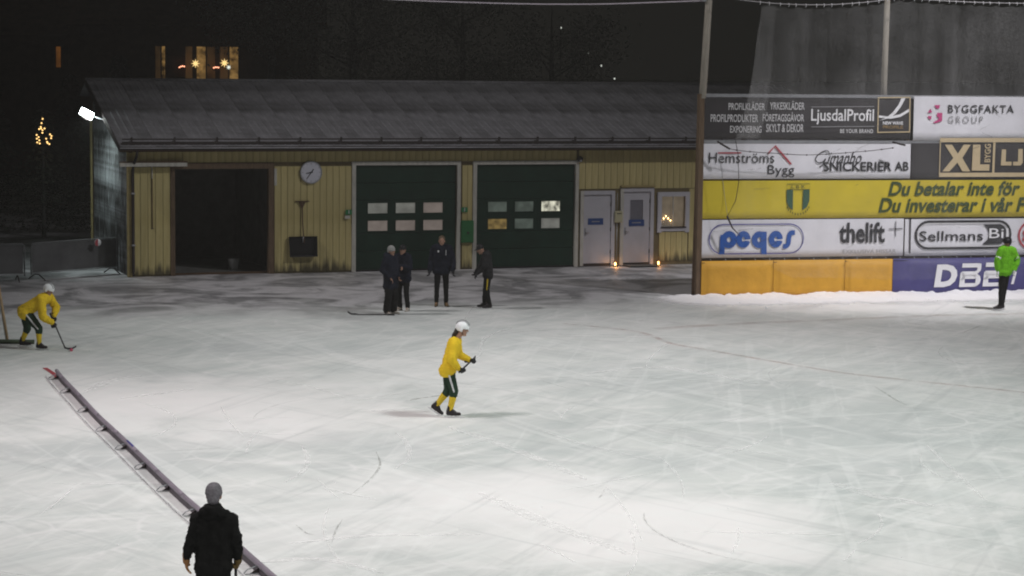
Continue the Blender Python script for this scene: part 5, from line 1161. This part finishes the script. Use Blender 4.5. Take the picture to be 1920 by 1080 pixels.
# Christmas tree of lights at the far left
rr = random.Random(12)
TY = 77.0
pts = [(79, 222), (77, 230), (75, 237), (72, 241), (82, 240), (76, 240), (79, 243), (67, 252), (70, 256), (68, 259), (72, 262), (69, 266), (73, 268), (92, 251), (95, 254), (94, 258), (86, 265), (90, 269), (88, 267), (77, 248), (84, 259)]
p0 = at(79, 275, TY); k = empty('christmas_tree', (p0[0], p0[1], 0), 0, 'small dark spruce strung with yellow lights at far left', 'tree')
b = MB()
for i in range(900):
    h = rr.uniform(.25, 1)**.9; z = h*(p0[2]+1.35); rmax = .12+(1-h)*1.6; a = rr.uniform(0, 2*PI); q = rmax*math.sqrt(rr.random()); x_, y_ = q*math.cos(a), q*math.sin(a); s_ = rr.uniform(.06, .14)
    d = Vector((math.cos(a), math.sin(a), -.4)).normalized(); t_ = d.cross(Vector((0, 0, 1))).normalized()
    b.add([(x_, y_, z), tuple(Vector((x_, y_, z))+d*s_*2+t_*s_*.6), tuple(Vector((x_, y_, z))+d*s_*2-t_*s_*.6)], [(0, 1, 2)])
b.build('crown', M['spruce'], k); MB().tube([(0, 0, 0), (0, 0, p0[2]+1)], [.09, .02], 7).build('trunk', M['bark'], k)
for q in pts:
    p = at(q[0]+rr.uniform(-1, 1), q[1], TY-1.0); MB().ellipsoid((p[0]-p0[0], p[1]-p0[1], p[2]), ((.03, 0, 0), (0, .03, 0), (0, 0, .03)), 7, 4).build('light', M['tree_bulb'], k)
# distant lamp dots in the dark slope
for i, (px, py, lab) in enumerate(((1046, 53, 'highest of the tiny white lamps in the dark sky'), (1097, 99, 'second highest of the tiny white lamps in the dark sky'), (1122, 123, 'third of the tiny white lamps down the dark slope'), (1147, 147, 'faintest tiny white lamp just above the roof ridge'))):
    Y = 150; p = at(px, py, Y); k = empty('slope_lamp', (p[0], p[1], p[2]), 0, lab, 'lamp', 'tiny lamps up the dark slope')
    MB().ellipsoid((0, 0, 0), ((.05, 0, 0), (0, .05, 0), (0, 0, .07)), 8, 5).build('globe', M['dot'], k); MB().tube([(0, .1, -p[2]), (0, .1, .1)], [.05, .03], 5).build('pole', M['black'], k)
p = at(815.5, 102, 90); k = empty('flagpole', (p[0], p[1], 0), 0, 'slim pole with a glint painted as a short pale stretch above the garage roof', 'flagpole')
MB().tube([(0, 0, 0), (0, 0, p[2]-.25)], .03, 6).build('pole', M['black'], k); MB().tube([(0, 0, p[2]-.25), (0, 0, p[2]+.25)], .022, 6).build('pale_section', M['white_ink'], k); MB().tube([(0, 0, p[2]+.25), (0, 0, p[2]+1.2)], .02, 6).build('pole_top', M['black'], k)  # pale middle length is a glint put into the colour
# trees in the dark
def leafy(x, y, h, r, seed, m, label, n=4200, cat='tree', conifer=False, base=.3):
    rr = random.Random(seed); k = empty('bare_tree' if not conifer else 'spruce_tree', (x, y, 0), 0, label, cat, 'trees in the dark beyond the garage'); tb = MB()
    tb.tube([(0, 0, 0), (.05, 0, h*.5), (.0, .05, h*.92)], [r*.06+.05, r*.04+.03, .02], 8)
    tips = []
    if not conifer:
        for i in range(16):
            a = rr.uniform(0, 2*PI); z0_ = h*rr.uniform(base, .8); L = r*rr.uniform(.5, 1); e = Vector((math.cos(a)*L, math.sin(a)*L, z0_+L*rr.uniform(.3, .9))); md = Vector((e.x*.5, e.y*.5, z0_+(e.z-z0_)*.35))
            tb.tube([(0, 0, z0_), md, e], [.05, .03, .01], 5); tips += [md, e, (md+e)/2]
    tb.build('trunk', M['bark'], k); b = MB()
    for i in range(n):
        if conifer:
            t_ = rr.random()**.75; z = h*(.12+.88*t_); R_ = (1-t_)*r*(.75+.25*math.sin(z*5))+.05; a = rr.uniform(0, 2*PI); q = R_*math.sqrt(rr.uniform(.2, 1)); c = Vector((q*math.cos(a), q*math.sin(a), z-q*.25)); d = Vector((math.cos(a), math.sin(a), -.35))
            s_ = rr.uniform(.12, .3)
        else:
            tp = rr.choice(tips); c = tp+Vector((rr.gauss(0, 1), rr.gauss(0, 1), rr.gauss(0, .8)))*r*.17; d = Vector((rr.uniform(-1, 1), rr.uniform(-1, 1), rr.uniform(-.6, .8))); s_ = rr.uniform(.08, .22)
        d.normalize(); u_ = d.cross(Vector((rr.uniform(-1, 1), rr.uniform(-1, 1), rr.uniform(-1, 1)))).normalized()
        b.add([c-u_*s_*.3, c+u_*s_*.3, c+d*s_+u_*s_*.1, c+d*s_-u_*s_*.1], [(0, 1, 2, 3)])
    b.build('crown', M[m], k); return k
for a in ((-6.5, 88, 11.5, 3.6, 1, 'frost_leaf', 'frosted bare tree dimly seen above the roof under the cable'), (-10.2, 92, 12.5, 3.4, 2, 'frost_leaf', 'large dim bare tree left of the flagpole glint'), (-2.2, 92, 10, 3.2, 3, 'frost_leaf', 'dim bare tree right of the flagpole glint'),
          (1.6, 96, 9.5, 3.0, 4, 'frost_leaf', 'faintest bare tree below the highest tiny lamp')): leafy(*a)
for i, a in enumerate(((-21.0, 86, 8.0, 2.0, 11, 'spruce', 'dark spruce at far left beyond the barriers'), (-15.1, 84, 6.4, 1.7, 12, 'spruce', 'dark spruce directly behind the glaring floodlight'), (-18.6, 92, 5.6, 1.8, 13, 'spruce', 'dark spruce beyond the left picture edge of the yard'),
          )): leafy(*a, n=3200, conifer=True)  # spruces added to hide the lit ground behind them
b = MB(); rr = random.Random(4)      # hedge added along the yard's far side to hide lit ground
for i in range(9000):
    x_ = rr.uniform(-34, -12.5); z = rr.uniform(0, 1)**.8*(1.7+.5*math.sin(x_*1.3)+.3*math.sin(x_*3.1)); c = Vector((x_, 79+rr.uniform(-.7, .7), z)); d = Vector((rr.uniform(-1, 1), rr.uniform(-1, 0), rr.uniform(-.3, 1))).normalized(); u_ = d.cross(Vector((0, 0, 1))).normalized(); s_ = rr.uniform(.08, .22)
    b.add([c-u_*s_*.4, c+u_*s_*.4, c+d*s_], [(0, 1, 2)])
o = b.build('hedge', M['spruce']); tag(o, 'low dark hedge added along the far side of the yard at left', 'hedge')

# ------------------------------------------------------------------ thin haze volume, added to lift the dark tones
hz = MB().box(-75, 75, -25, 165, -1.2, 16); hzm = bpy.data.materials.new('thin_mist'); hzm.use_nodes = True; t_ = hzm.node_tree; t_.nodes.clear()
ho = t_.nodes.new('ShaderNodeOutputMaterial'); hp = t_.nodes.new('ShaderNodeVolumePrincipled'); hp.inputs['Density'].default_value = HAZE; hp.inputs['Color'].default_value = (.95, .93, .88, 1)
t_.links.new(hp.outputs[0], ho.inputs['Volume']); tag(hz.build('haze', hzm), kind='stuff')
